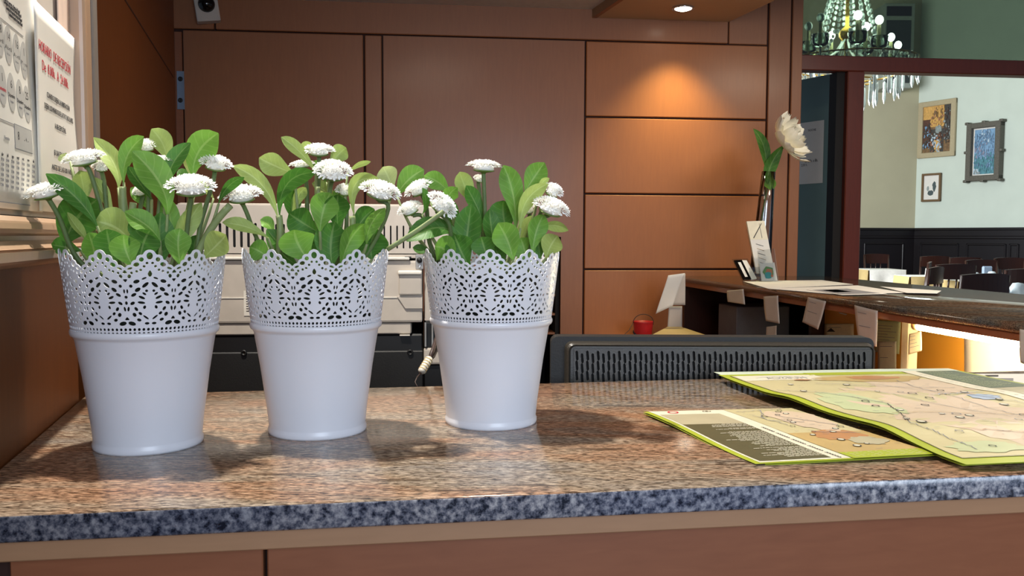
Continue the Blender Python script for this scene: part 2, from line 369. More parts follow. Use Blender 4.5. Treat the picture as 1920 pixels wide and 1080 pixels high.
M = dict(
    granite=granite('granite_top'), granite_edge=granite('granite_edge', False),
    wood_wall=wood('cherry_veneer', (138, 86, 54), (156, 99, 62), rough=.5),
    wood_panel=wood('cherry_panel', (150, 88, 42), (168, 100, 48), rough=.5),
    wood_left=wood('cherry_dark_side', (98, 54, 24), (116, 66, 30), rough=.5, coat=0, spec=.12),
    wood_rail=wood('pale_rail_wood', (158, 118, 86), (172, 130, 96), rough=.45, scale=(1.1, 14, 14)),
    wood_front=wood('counter_front_wood', (128, 76, 50), (148, 92, 62), rough=.4, scale=(1.1, 14, 14)),
    wood_mould=wood('moulding_wood', (168, 138, 112), (184, 152, 124), rough=.35),
    gap=mat('panel_gap', (52, 22, 12), .8),
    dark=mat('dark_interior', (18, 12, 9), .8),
    enamel=mat('white_enamel', (226, 226, 232), .32, spec=.5, noise=(6, .02, (1, 1, 1))),
    copier=mat('copier_shell', (186, 176, 164), .5, bump=.05),
    copier_w=mat('copier_white', (220, 214, 202), .45),
    copier_grey=mat('copier_grey', (150, 148, 146), .45, metal=.3),
    black=mat('black_plastic', (12, 11, 12), .5),
    black_soft=mat('black_matte', (17, 16, 16), .6, noise=(400, .2, (1, 1, 1)), bump=.1),
    black_gloss=mat('black_gloss', (8, 8, 10), .08),
    monitor=mat('monitor_back', (52, 48, 42), .42, noise=(500, .12, (1, 1, 1)), bump=.12),
    pit=mat('slot_black', (6, 6, 6), .9),
    paper=mat('paper', (226, 222, 214), .7, noise=(12, .03, (1, 1, 1))),
    paper_grey=mat('aged_paper', (196, 186, 176), .75, noise=(14, .06, (1, 1, 1))),
    paper_cream=mat('cream_paper', (232, 224, 190), .7),
    paper_edge=mat('sheet_edge', (214, 208, 190), .8),
    ink=mat('black_ink', (44, 42, 44), .7), ink_grey=mat('grey_ink', (136, 134, 136), .7), ink_red=mat('red_ink', (196, 34, 52), .7),
    disc=mat('grey_print_disc', (178, 176, 172), .7),
    key_print=mat('grey_print_box', (120, 122, 128), .6),
    pinkish=mat('pink_sheet', (226, 200, 184), .7, noise=(30, .06, (4, 4, .5))),
    steel=mat('steel', (160, 178, 200), .3, metal=.7), chrome=mat('chrome', (220, 220, 225), .12, metal=1),
    petal=mat('white_petal', (252, 251, 246), .6, spec=.25),
    calyx=mat('calyx_green', (96, 120, 50), .6),
    yellow=mat('flower_yellow', (232, 200, 90), .6),
    stem=mat('stem_green', (132, 146, 96), .55, noise=(60, .15, (1, 1, 1))),
    stem_dark=mat('stem_dark', (92, 112, 66), .55, noise=(60, .15, (1, 1, 1))),
    growpot=mat('grow_pot', (24, 30, 22), .6), soil=mat('soil', (30, 26, 18), .9, bump=.6, noise=(200, .4, (1, 1, 1))),
    leafA=leaf_mat('leaf_deep', (72, 122, 44), (134, 158, 80)),
    leafB=leaf_mat('leaf_mid', (112, 160, 62), (158, 178, 98)),
    leafC=leaf_mat('leaf_pale', (166, 186, 102), (188, 200, 132)),
    clear=glass('clear_acrylic', (240, 242, 242), .06), pane=glass('tinted_pane', (168, 178, 166), .05), pane_clear=glass('clear_pane', (232, 240, 236), .04),
    red_wood=wood('dark_red_wood', (84, 34, 22), (108, 46, 30), rough=.35),
    black_wood=wood('black_wood', (14, 10, 12), (22, 15, 17), rough=.3, coat=.15),
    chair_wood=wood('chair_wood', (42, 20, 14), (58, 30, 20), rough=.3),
    plaster=mat('pale_plaster', (206, 216, 204), .85, noise=(3, .03, (1, 1, 1))),
    plaster_beige=mat('beige_plaster', (186, 180, 152), .85, noise=(3, .03, (1, 1, 1))),
    stile_grey=mat('grey_alu_strip', (118, 110, 104), .45), ceiling=mat('ceiling_white', (205, 200, 194), .9), soffit=mat('soffit_board', (186, 156, 124), .6, noise=(4, .03, (1, 1, 1))),
    floor=mat('floor_tile', (120, 96, 78), .4, noise=(5, .1, (1, 1, 1))),
    cloth=mat('table_cloth', (236, 232, 222), .85), cloth_y=mat('cream_cloth', (206, 180, 122), .85),
    china=mat('white_china', (200, 210, 214), .25),
    brass=mat('brass', (190, 150, 70), .25, metal=1.0), candle=mat('candle_sleeve', (214, 208, 150), .6),
    crystal=mat('crystal', (236, 246, 242), .08, trans=.25, spec=1.0),
    bulb=mat('lit_bulb', (255, 255, 255), .5, emit=(235, 245, 255), estr=30), bulb_off=mat('unlit_bulb', (170, 190, 180), .2, trans=.4),
    lamp_glow=mat('lamp_disc', (255, 255, 255), .5, emit=(255, 244, 220), estr=14),
    tube=mat('fluorescent_tube', (255, 255, 255), .5, emit=(255, 238, 190), estr=170),
    lime=mat('lime_print', (162, 172, 46), .45), lime_dark=mat('olive_lime', (150, 160, 40), .45),
    olive=mat('olive_print', (84, 78, 50), .45), olive_green=mat('slate_green_print', (92, 104, 84), .45),
    map_beige=mat('map_beige', (196, 184, 140), .42, noise=(9, .06, (1, 1, 1))),
    map_tan=mat('map_tan', (182, 154, 100), .42, noise=(14, .12, (1, 1, 1))),
    map_pink=mat('map_pink', (206, 184, 158), .42, noise=(12, .06, (1, 1, 1))),
    map_rust=mat('map_rust', (176, 124, 80), .42, noise=(14, .12, (1, 1, 1))),
    map_cream=mat('map_cream', (222, 214, 190), .42), map_grey=mat('map_grey', (176, 166, 136), .42),
    map_green=mat('map_pale_green', (184, 190, 146), .42), map_blue=mat('map_blue', (150, 168, 190), .42),
    sheet_green=mat('sheet_back_green', (196, 206, 186), .5),
    yellow_ply=mat('yellow_varnish', (214, 150, 52), .4, noise=(4, .08, (1, 1, 1))),
    folder=mat('beige_folder', (196, 172, 118), .6), red=mat('red_dotted', (196, 34, 38), .5), blue=mat('blue_cap', (40, 44, 96), .4),
    teal=mat('teal_print', (40, 150, 150), .6), orange=mat('orange_print', (190, 110, 60), .6), greenp=mat('green_print', (90, 140, 60), .6),
    door_teal=mat('teal_door', (104, 130, 126), .45, noise=(3, .1, (1, 1, 1))),
    cable=mat('brown_cable', (56, 38, 34), .5), shadow_grey=mat('grey_box', (92, 88, 90), .7),
    frame_gold=mat('pale_gold_frame', (176, 162, 130), .5, bump=.3), frame_dark=mat('carved_grey_frame', (88, 84, 74), .5, noise=(90, .3, (1, 1, 1)), bump=.8),
    frame_bronze=mat('bronze_frame', (110, 86, 58), .4),
    granite_desk=None,
    peony=mat('peony_petal', (255, 248, 226), .5, sub=.1), p_dusk=mat('paint_dusk', (120, 92, 60), .5, noise=(30, .3, (1, 1, 1))), p_gold=mat('paint_gold', (206, 160, 88), .5, noise=(30, .2, (1, 1, 1))),
    p_brown=mat('paint_brown', (86, 56, 42), .5, noise=(60, .3, (1, 1, 1))), p_dark=mat('paint_dark', (66, 62, 58), .5, noise=(80, .5, (1, 1, 1))), p_grey=mat('paint_grey', (140, 150, 148), .5, noise=(60, .3, (1, 1, 1))),
    p_blue=mat('paint_blue', (120, 158, 190), .5, noise=(20, .2, (1, 1, 1))), p_teal=mat('paint_teal', (76, 130, 142), .5, noise=(30, .25, (1, 1, 1))), p_mauve=mat('paint_mauve', (136, 138, 158), .5, noise=(30, .2, (1, 1, 1))),
    p_slate=mat('paint_slate', (96, 126, 156), .5, noise=(30, .2, (1, 1, 1))), p_pale=mat('paint_pale', (180, 200, 214), .5), p_rust=mat('paint_rust', (160, 110, 84), .5), p_ink=mat('paint_ink', (70, 82, 84), .6, noise=(120, .5, (1, 1, 1))),
    p_pink=mat('pink_jar', (216, 120, 150), .4), unit_frame=mat('unit_frame', (150, 158, 150), .5), unit_dark=mat('unit_dark', (52, 60, 60), .5),
)
M['granite_desk'] = granite('granite_desk')
for n_ in M['granite_desk'].node_tree.nodes:
    if n_.type == 'MIX' and abs(n_.inputs[7].default_value[0] - 1.22) < 1e-3: n_.inputs[7].default_value = (.50, .52, .54, 1)
# ------------------------------------------------------------------ setting
ZC = 1.10                                   # top of the stone counter
A = onZ(0, 875, ZC); B = onZ(147, 750, ZC)
uL = (B - A); uL.z = 0; uL.normalize()      # left wall runs this way, receding
nL = Vector((uL.y, -uL.x, 0))               # faces the room
LEFT = Frame((A.x, A.y, 0), uL, nL)
W_E1 = Vector((math.cos(R(5.8)), math.sin(R(5.8)), 0)); W_N = Vector((math.sin(R(5.8)), -math.cos(R(5.8)), 0))
WALL = Frame((0.784, 3.8, 0), W_E1, W_N)
LEFT2 = Frame(LEFT(0, -0.14, 0), uL, nL)

# floor
mb = MB(); mb.box(WORLD, -3, 12, -3.2, 4.6, -0.1, 0, M['floor']); structure(mb.build('floor'))
mb = MB(); mb.box(WORLD, -1, 12, 4.601, 16, -0.1, 0.10, M['floor']); structure(mb.build('floor'))

# left wall: near partition carrying the notices, far wall set back
aw = LEFT.px(190, 300, .030)[0]
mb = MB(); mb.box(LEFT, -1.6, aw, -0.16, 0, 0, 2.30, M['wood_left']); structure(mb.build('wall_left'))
def sL(px):                                # pixel column on the far left wall
    return LEFT2.px(px, 300)[0]
end2 = LEFT2.px(330, 300)[0]
corner = onPlane(330, 300, LEFT2.o, LEFT2.n)
print('corner', corner, 'far wall at', onPlane(330, 300, WALL.o, WALL.n))
# seam running along the far left wall
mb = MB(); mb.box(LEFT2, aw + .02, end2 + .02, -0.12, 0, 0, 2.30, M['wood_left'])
zs = [LEFT2.px(x, y)[1] for x, y in ((325, 145), (262, 15))]
aa = [LEFT2.px(x, y)[0] for x, y in ((325, 145), (255, 0))]
mb.box(LEFT2, aa[1] - .3, aa[0], -0.001, 0.0012, zs[0] - .0025, zs[0] + .0025, M['gap'])
structure(mb.build('wall_left'))

def wp(x, y, b=0.0): return WALL.px(x, y, b)
def wrect(mb, x0, y0, x1, y1, b0, b1, m, bev=0.003, inset=0.0, xm=None, zfix=None):
    """panel in the back wall from its corners in the photograph"""
    ym = (y0 + y1) / 2; xx = (x0 + x1) / 2
    a0 = wp(x0, ym)[0]; a1 = wp(x1, ym)[0]; c1 = wp(xx, y0)[1]; c0 = wp(xx, y1)[1]
    mb.box(WALL, a0 + inset, a1 - inset, b0, b1, c0 + inset, c1 - inset, m, bev)
sR = wp(1500, 300)[0]; sL0 = wp(328, 300)[0]
ztop = wp(1265, 80)[1]
cub0 = wp(900, 560)[0]; cub1 = wp(1051, 560)[0]; cubt = wp(1000, 444)[1]
# core of the wall, dark behind the joints
mb = MB()
mb.box(WALL, sL0 - .1, cub0, -.14, -.014, 0, 3.0, M['gap'])
mb.box(WALL, cub1, sR, -.14, -.014, 0, 3.0, M['gap'])
mb.box(WALL, cub0, cub1, -.14, -.014, cubt, 3.0, M['gap'])
wall_back = structure(mb.build('wall_back'))
def panel(name, a0, a1, c0, c1, m, b1=0.0, b0=-.016, bev=.003):
    q = MB(); q.box(WALL, a0, a1, b0, b1, c0, c1, m, bev); return q.build(name, wall_back)
g = .004
a1096 = wp(1096, 300)[0]; a1438 = wp(1436, 300)[0]; a1482 = wp(1479, 300)[0]; a717 = wp(717.5, 200)[0]; a683 = wp(683, 200)[0]; a345 = wp(344, 200)[0]
zr = [wp(1265, y)[1] for y in (80, 222, 364.8, 505)] + [0.0]
for i in range(4):
    panel('wall_panel', a1096 + g, a1438 - g, zr[i + 1] + (g if i < 3 else 0), zr[i] - g, M['wood_panel'])
panel('wall_panel', a1438 + g, a1482 - g, 0, 3.0, M['wood_wall'])
panel('wall_panel', a1482 + g, sR, 0, 3.0, M['wood_wall'])
q = MB(); q.prism(WALL, [(a717 + g, 0), (cub0, 0), (cub0, cubt), (cub1, cubt), (cub1, 0), (a1096 - g, 0), (a1096 - g, ztop - g), (a717 + g, ztop - g)], -.016, 0, M['wood_wall']); q.build('wall_panel', wall_back)
panel('wall_panel', a683 + g, a717 - g, 0, ztop - g, M['wood_wall'])
a1365 = wp(1366, 60)[0]; a405 = wp(403, 45)[0]
panel('top_board', a405 + g, a1365 - g, ztop + .002, 3.0, M['wood_wall'], b1=.006)
panel('top_board', sL0, a405 - g, ztop + .002, 3.0, M['wood_wall'], b1=.004)
panel('top_board', a1365 + g, a1438 - g, ztop + .002, 3.0, M['wood_wall'], b1=-.004)
# little ledge at the foot of the wall, level with the desk top
mb = MB()
# door on the left with its pale jamb
q = MB(); q.box(WALL, a345 + g, a683 - g, -.016, .004, 0.02, ztop - g, M['wood_wall'], .003)
door = structure(q.build('door_1'))
q = MB(); q.box(WALL, wp(329, 200)[0], a345 - .002, -.016, .0, 0.0, ztop - .01, M['wood_front'], .002)
structure(q.build('trim_1'))
# ceiling, soffit
zce = 2.31
dl = -uL                                     # toward the camera
def wpt(px, py, b=0.0):
    a, c = wp(px, py, b); return WALL(a, b, 0)
P0 = wpt(1109, 38); P1 = wpt(1365, 41); PL = WALL(sL0 - .3, 0, 0)
zso = wp(1240, 38)[1]
print('soffit z', zso, 'ceiling meets wall z', wp(1100, 18)[1])
def fwd(p, d): q = p + dl * d; return (q.x, q.y)
mb = MB(); mb.slab([(PL.x, PL.y), fwd(PL, 5.4), fwd(P0, 5.6), (P0.x, P0.y)][::-1], wp(1100, 18)[1], 2.5, M['ceiling'])
structure(mb.build('ceiling'))
mb = MB(); mb.slab([(P0.x, P0.y), fwd(P0, 2.6), fwd(P1, 2.6), (P1.x, P1.y)][::-1], zso, zso + .05, M['soffit'])
so = structure(mb.build('ceiling'))
q = MB(); q.slab([(P0.x, P0.y), fwd(P0, 2.6), fwd(P0 + W_E1 * .02, 2.6), ((P0 + W_E1 * .02).x, (P0 + W_E1 * .02).y)][::-1], zso - .001, 2.5, M['wood_wall'])
q.build('soffit_edge', so)
# downlight in the soffit
pc = onZ(1281, 14, zso)
t = thing('ceiling_light', (pc.x, pc.y, zso - .02), 'small round recessed downlight glowing in the wooden soffit', 'ceiling light')
q = MB(); q.lathe((pc.x, pc.y, zso), [(.030, 0), (.042, 0), (.046, -.004), (.044, -.008), (.034, -.006), (.030, 0)], 32, M['chrome']); q.build('trim_ring', t)
q = MB(); q.lathe((pc.x, pc.y, zso), [(.0, -.012), (.020, -.012), (.034, -.007), (.034, -.001)], 32, M['lamp_glow']); q.build('lens', t)
# wall behind the glass / dining room
Yc = 14.5
cor = onPlane(1715, 428, (0, Yc, 0), Vector((0, 1, 0)))
uD = Vector((math.sin(R(31)), -math.cos(R(31)), 0)); nD = Vector((-uD.y, uD.x, 0)); nD = nD if nD.dot(CAM - cor) > 0 else -nD
DR = Frame((cor.x, cor.y, 0), uD, nD)
uE = Vector((-1, -.08, 0)).normalized(); nE = Vector((-uE.y, uE.x, 0)); nE = nE if nE.dot(CAM - cor) > 0 else -nE
DL = Frame((cor.x, cor.y, 0), uE, nE)
zw = DR.px(1800, 427)[1]
mb = MB(); mb.box(DR, 0, 8.0, -.15, 0, .1, 6.4, M['plaster']); structure(mb.build('wall_right'))
mb = MB(); mb.box(DL, 0, 6.0, -.15, 0, .1, 6.4, M['plaster_beige']); structure(mb.build('wall_back'))
# wainscot in dark wood
def wains(fr, a0, a1, splits):
    q = MB(); q.box(fr, a0, a1, 0, .03, 0, zw, M['black_wood'], .004)
    q.box(fr, a0, a1, 0, .06, zw - .04, zw, M['black_wood'], .006)
    q.box(fr, a0, a1, 0, .045, zw - .18, zw - .13, M['black_wood'], .01)
    for s0, s1 in splits:
        for (x0, x1, c0, c1) in ((s0, s0 + .03, zw - .9, zw - .25), (s1 - .03, s1, zw - .9, zw - .25), (s0, s1, zw - .28, zw - .25), (s0, s1, zw - .9, zw - .87)):
            q.box(fr, x0, x1, .02, .05, c0, c1, M['black_wood'], .008)
    return structure(q.build('trim_2'))
aP = [DR.px(x, 450)[0] for x in (1728, 1806, 1815, 1890, 1895, 1914)]
wains(DR, .0, 8.0, [(aP[0], aP[1] - .05), (aP[2], aP[3]), (aP[4], aP[5]), (aP[5] + .12, aP[5] + .9)])
wains(DL, .0, 6.0, [(.2, .9), (1.0, 2.0)])
# ------------------------------------------------------------------ the counter
f0 = onZ(0, 966.7, ZC); f1 = onZ(1920, 888, ZC)
uC = (f1 - f0).normalized(); nC = Vector((uC.y, -uC.x, 0))      # toward the camera
CT = Frame((f0.x, f0.y, 0), uC, nC)
zb = CT.px(960, 977)[1]; zt = CT.px(960, 1009, -.012)[1]
print('stone bottom', zb, 'trim bottom', zt)
b0 = onZ(155, 741, ZC); b1 = onZ(1345, 710, ZC); uB = (b1 - b0).normalized()
Lc = CT.o - uC * .25; Rc = CT.o + uC * 2.0
Rb = b0 + uB * 2.2
# cut the back-left corner on the partition
def isect(p, u, q, w):
    d = u.x * w.y - u.y * w.x; t = ((q.x - p.x) * w.y - (q.y - p.y) * w.x) / d; return p + u * t
Lb = isect(b0, uB, LEFT.o, uL); Lf = isect(CT.o, uC, LEFT.o, uL)
gapw = nL * .0015
poly = [(Lf + gapw), Rc, Rb, (Lb + gapw)]
root = thing('reception_counter', (Vector((0.2, .85, 0))), 'wood-fronted reception counter under the polished granite slab carrying the white pots', 'counter')
# granite slab
bm = bmesh.new()
vt = [bm.verts.new((p.x, p.y, ZC)) for p in poly]; vb = [bm.verts.new((p.x, p.y, zb)) for p in poly]
bm.faces.new(vt); bm.faces.new(vb[::-1])
for i in range(4): bm.faces.new((vt[i], vb[i], vb[(i + 1) % 4], vt[(i + 1) % 4]))
bmesh.ops.recalc_face_normals(bm, faces=bm.faces)
bmesh.ops.bevel(bm, geom=[e for e in bm.edges if abs(e.verts[0].co.z - e.verts[1].co.z) < 1e-5], offset=.0022, segments=3, affect='EDGES', profile=.5)
q = MB(); bm.verts.ensure_lookup_table()
vs = [v.co.copy() for v in bm.verts]
top = [[v.index for v in f.verts] for f in bm.faces if f.normal.z > .5]
side = [[v.index for v in f.verts] for f in bm.faces if f.normal.z <= .5]
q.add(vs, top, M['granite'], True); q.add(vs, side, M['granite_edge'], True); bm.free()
slab = q.build('granite_slab', at=(Lf.x, Lf.y, zb))
for v in ():pass
tag(slab, 'polished brown and grey veined granite slab in front carrying the white pots', 'countertop')
# carcass below
q = MB(); q.box(CT, -.02, 1.9, -.03, -.012, zt, zb, M['wood_rail'], .001); q.build('top_rail', root)
pa = CT.px(497, 1050, -.03)[0]; pz = 0.0; pl = CT.px(18, 1065, -.03)[0]
q = MB(); q.box(CT, pl, pa - .0015, -.045, -.03, .08, zt, M['wood_front'], .001); q.build('front_panel', root)
q = MB(); q.box(CT, pa + .0015, 1.9, -.045, -.03, .08, zt, M['wood_front'], .001); q.build('front_panel', root)
q = MB(); q.box(CT, -.10, 1.9, -.36, -.047, .0, zb - .0015, M['gap']); q.build('carcass', root)
# ------------------------------------------------------------------ lace pots
S = 8.23e-5 * 1.0
def lace_unit():
    """one repeat of the punched rim; local coords in small units, x -230..230, y 0 (ring) .. 880 (tip)"""
    def Y(y): return 1020 - y
    circ = [(0, 205, 60), (78, 243, 48), (124, 295, 48), (182, 338, 42), (232, 362, 36)]
    circ += [(-a, b, r) for a, b, r in circ[1:]]
    def top(x):
        best = 400
        for cx, cy, r in circ:
            d = abs(x - cx)
            if d < r: best = min(best, cy - math.sqrt(r * r - d * d))
        return Y(best)
    H = []   # holes
    def ell(x, y, rx, ry, rot=0, n=10, sym=True, mod=None):
        for sgn in ((1, -1) if sym and abs(x) > .1 else (1,)):
            pts = []
            for i in range(n):
                a = 2 * math.pi * i / n
                u = rx * 1.2 * math.cos(a); v = ry * 1.15 * math.sin(a)
                if mod == 'tri': k = 1 - .28 * math.cos(3 * (a - math.pi / 2)); k = 1 + .25 * math.cos(3 * (a - math.pi / 2)); u *= k; v *= k
                if mod == 'drop': v = v if v < 0 else v * 1.0; u *= (1 - .55 * max(0, math.sin(a)))
                c, s_ = math.cos(R(rot)), math.sin(R(rot))
                u, v = u * c - v * s_, u * s_ + v * c
                pts.append((sgn * (x + u), Y(y) + v))
            H.append(pts)
    ell(0, 207, 24, 33); ell(75, 243, 18, 21, 20); ell(122, 294, 24, 19, -25); ell(182, 333, 22, 10, -20)
    for x in (-230, 230): ell(x, 368, 17, 15, 0, 9, False, 'tri')
    for x, y in ((25, 279), (52, 312), (84, 348), (120, 362), (168, 377)): ell(x, y, 11, 12, 0, 8)
    ell(0, 385, 17, 29, 0, 12, False, 'drop')
    ell(54, 433, 21, 9, -24); ell(190, 412, 14, 18, 20)
    for x in (-230, 230): ell(x, 452, 16, 14, 180, 9, False, 'tri')
    ell(126, 465, 26, 17, -18); ell(180, 511, 14, 15)
    ell(44, 500, 33, 15, -42); ell(117, 548, 26, 17, -35)
    for x in (-230, 230):
        for d in (-15, 15): ell(x + d, 563, 8, 20, 0, 8, False)
        ell(x, 623, 14, 14, 0, 8, False); ell(x, 683, 12, 17, 0, 8, False); ell(x, 846, 17, 14, 0, 9, False, 'tri')
    ell(156, 600, 24, 14, -30); ell(34, 560, 12, 12); ell(56, 590, 18, 10, 35); ell(80, 628, 28, 12, 25)
    ell(86, 680, 31, 12, 8); ell(56, 728, 12, 17, 20); ell(170, 686, 21, 14, -30)
    ell(212, 745, 10, 22, 10); ell(137, 745, 13, 21, -35); ell(99, 792, 17, 13, 40); ell(156, 804, 16, 20, -30)
    ell(45, 832, 29, 9, 38); ell(112, 858, 19, 14, 20); ell(35, 895, 20, 12, 0); ell(184, 894, 33, 19, 14)
    for k in range(10):
        ell(-207 + 46 * k, 957, 12, 14, -25, 8, False); ell(-184 + 46 * k - 23, 999, 12, 13, -25, 8, False)
    xs = [-230 + 460 * i / 40 for i in range(41)]
    outline = [(x, top(x)) for x in xs]
    verts = []; edges = []
    def ring(pts):
        b = len(verts); verts.extend(Vector(p) for p in pts)
        edges.extend((b + i, b + (i + 1) % len(pts)) for i in range(len(pts)))
    sidez = [0, 60, 130, 200, 270, 340, 410, 480, 550, 610]
    ring([(-230, 0)] + [(-230 + 57.5 * i, 0) for i in range(1, 8)] + [(230, 0)] + [(230, z) for z in sidez[1:]] + outline[::-1] + [(-230, z) for z in sidez[:0:-1]])
    for h in H: ring(h)
    def inside(p, poly):
        c = False; n = len(poly); x, y = p
        for i in range(n):
            x1, y1 = poly[i]; x2, y2 = poly[(i + 1) % n]
            if (y1 > y) != (y2 > y) and x < (x2 - x1) * (y - y1) / (y2 - y1) + x1: c = not c
        return c
    boxes = [(min(p[0] for p in h), max(p[0] for p in h), min(p[1] for p in h), max(p[1] for p in h)) for h in H]
    def in_hole(p):
        for h, (x0, x1, y0, y1) in zip(H, boxes):
            if x0 <= p[0] <= x1 and y0 <= p[1] <= y1 and inside(p, h): return True
        return False
    for i in range(-4, 5):
        for j in range(1, 12):
            p = (i * 50.0 + .3, j * 68.0 + .2)
            if p[1] < top(p[0]) - 14 and not in_hole(p): verts.append(Vector(p))
    ov, oe, of, *_ = geometry.delaunay_2d_cdt(verts, edges, [], 0, 1e-4)
    fs = []
    for f in of:
        cx = sum(ov[i].x for i in f) / 3; cy = sum(ov[i].y for i in f) / 3
        if abs(cx) > 230 or cy < 0 or cy > top(cx) or in_hole((cx, cy)): continue
        fs.append(f)
    return ov, fs
LV, LF = lace_unit()
print('lace unit', len(LV), len(LF))
ZR = .1046; RB = .0622; RT = .0700; HT = .0724
def make_pot():
    root = thing('flower_pot', (0, 0, 0), 'x', 'flower pot', 'white lace-rim pots standing in a row on the counter')
    q = MB()
    prof = [(0, .0045), (.0435, .0045), (.0450, .0), (.0466, .0), (.0471, .0018), (.0471, .0045), (.0462, .0066), (.0462, .0080),
            (.0478, .024), (.0536, .066), (.0590, ZR - .006), (.0604, ZR - .0035), (.0618, ZR - .0028), (.0626, ZR - .001), (.0627, ZR + .001), (.0621, ZR + .0026), (.0612, ZR + .003),
            (.0602, ZR + .002), (.0592, ZR - .004), (.0526, .066), (.0466, .024), (.0440, .008), (0, .008)]
    q.lathe((0, 0, 0), prof, 96, M['enamel']); q.build('pot_body', root)
    q = MB(); N = 11
    for u in range(N):
        vs = []
        for p in LV:
            a = (u + p.x / 460.0) * 2 * math.pi / N
            t = max(0, p.y) / 880.0
            r = .0612 + (RT - .0612) * (t ** .92)
            vs.append(Vector((r * math.sin(a), -r * math.cos(a), ZR + .001 + t * HT)))
        q.add(vs, LF, M['enamel'], True)
    o = q.build('lace_rim', root, weld=False)
    bm = bmesh.new(); bm.from_mesh(o.data)
    bmesh.ops.remove_doubles(bm, verts=bm.verts, dist=2e-5)
    bmesh.ops.delete(bm, geom=[v for v in bm.verts if not v.link_faces], context='VERTS')
    bm.to_mesh(o.data); bm.free()
    md = o.modifiers.new('solid', 'SOLIDIFY'); md.thickness = .0008; md.offset = -1
    md = o.modifiers.new('edges', 'EDGE_SPLIT'); md.split_angle = R(40)
    return root
pot0 = make_pot()
POTS = []
spec = [(279.5, 831.0, 3.0, 'leftmost white metal pot with cut lace rim, next to the notices wall'),
        (596.0, 805.5, -1.5, 'middle white metal pot with cut lace rim, between the two others'),
        (920.5, 789.0, -1.0, 'rightmost white metal pot with cut lace rim, nearest the black monitor')]
for i, (px, py, rot, lab) in enumerate(spec):
    p = onZ(px, py, ZC)
    az = math.atan2(p.x, p.y)
    o = pot0 if i == 0 else dup(pot0)
    o.location = (p.x, p.y, ZC); o['label'] = lab
    o.rotation_euler.z = -az + R(rot)
    POTS.append(Vector((p.x, p.y, ZC)))
    print('pot', i, p)
# ------------------------------------------------------------------ artificial daisies
def flower_geo(seed, closed=0.0):
    """double daisy, radius 1, facing +z; many narrow petals over a flattened dome"""
    rnd = random.Random(seed); q = MB()
    n = 330; ga = math.pi * (3 - math.sqrt(5))
    for i in range(n):
        t = (i + .5) / n; r = .14 + .80 * t ** .6; a = i * ga + rnd.uniform(-.1, .1)
        el = (1 - t) * 1.15 + .02 + rnd.uniform(-.12, .12) - (.34 if t > .80 else 0)
        z0 = .46 * math.sqrt(max(0, 1 - (r * .92) ** 2)) - .02
        ln = rnd.uniform(.14, .22) * (1.2 if t > .75 else 1); w = rnd.uniform(.040, .062) * (1.15 if t > .7 else 1)
        d = Vector((math.cos(a), math.sin(a), 0)); s = Vector((-math.sin(a), math.cos(a), 0)); up = Vector((0, 0, 1))
        dirn = d * math.cos(el) + up * math.sin(el); nrm = up * math.cos(el) - d * math.sin(el)
        b = d * (r - ln * .6 * math.cos(el)) + up * z0
        mid = b + dirn * ln * .6 - nrm * .004; tip = b + dirn * ln + nrm * rnd.uniform(-.03, .05)
        q.add([b - s * w * .5, b + s * w * .5, mid + s * w + nrm * .015, mid - nrm * .012, mid - s * w + nrm * .015, tip + s * w * .55, tip - s * w * .55],
              [(0, 1, 2, 3), (0, 3, 4), (3, 2, 5, 6), (3, 6, 4)], M['petal'])
    q.lathe((0, 0, 0), [(0, .38), (.3, .34), (.48, .24), (.54, .06), (.48, -.03), (.3, -.06), (0, -.08)], 20, M['petal'])
    return q
FG = []
for sd in (1, 2, 3):
    q = flower_geo(sd); o = q.build('flower_head', at=(0, 0, 0), weld=False); FG.append(o.data); bpy.data.objects.remove(o)
q = MB(); q.lathe((0, 0, 0), [(0, -.26), (.10, -.25), (.14, -.18), (.44, -.11), (.58, -.06), (.52, -.03), (0, -.05)], 14, M['calyx'])
o = q.build('calyx', at=(0, 0, 0)); CALYX = o.data; bpy.data.objects.remove(o)
q = MB()
for i in range(60):
    t = (i + .5) / 60; r = .17 * math.sqrt(t); a = i * 2.39996
    q.sphere((r * math.cos(a), r * math.sin(a), 0.44 + .03 * (1 - t)), .026, M['yellow'], 6, 4)
o = q.build('flower_center', at=(0, 0, 0)); YEL = o.data; bpy.data.objects.remove(o)

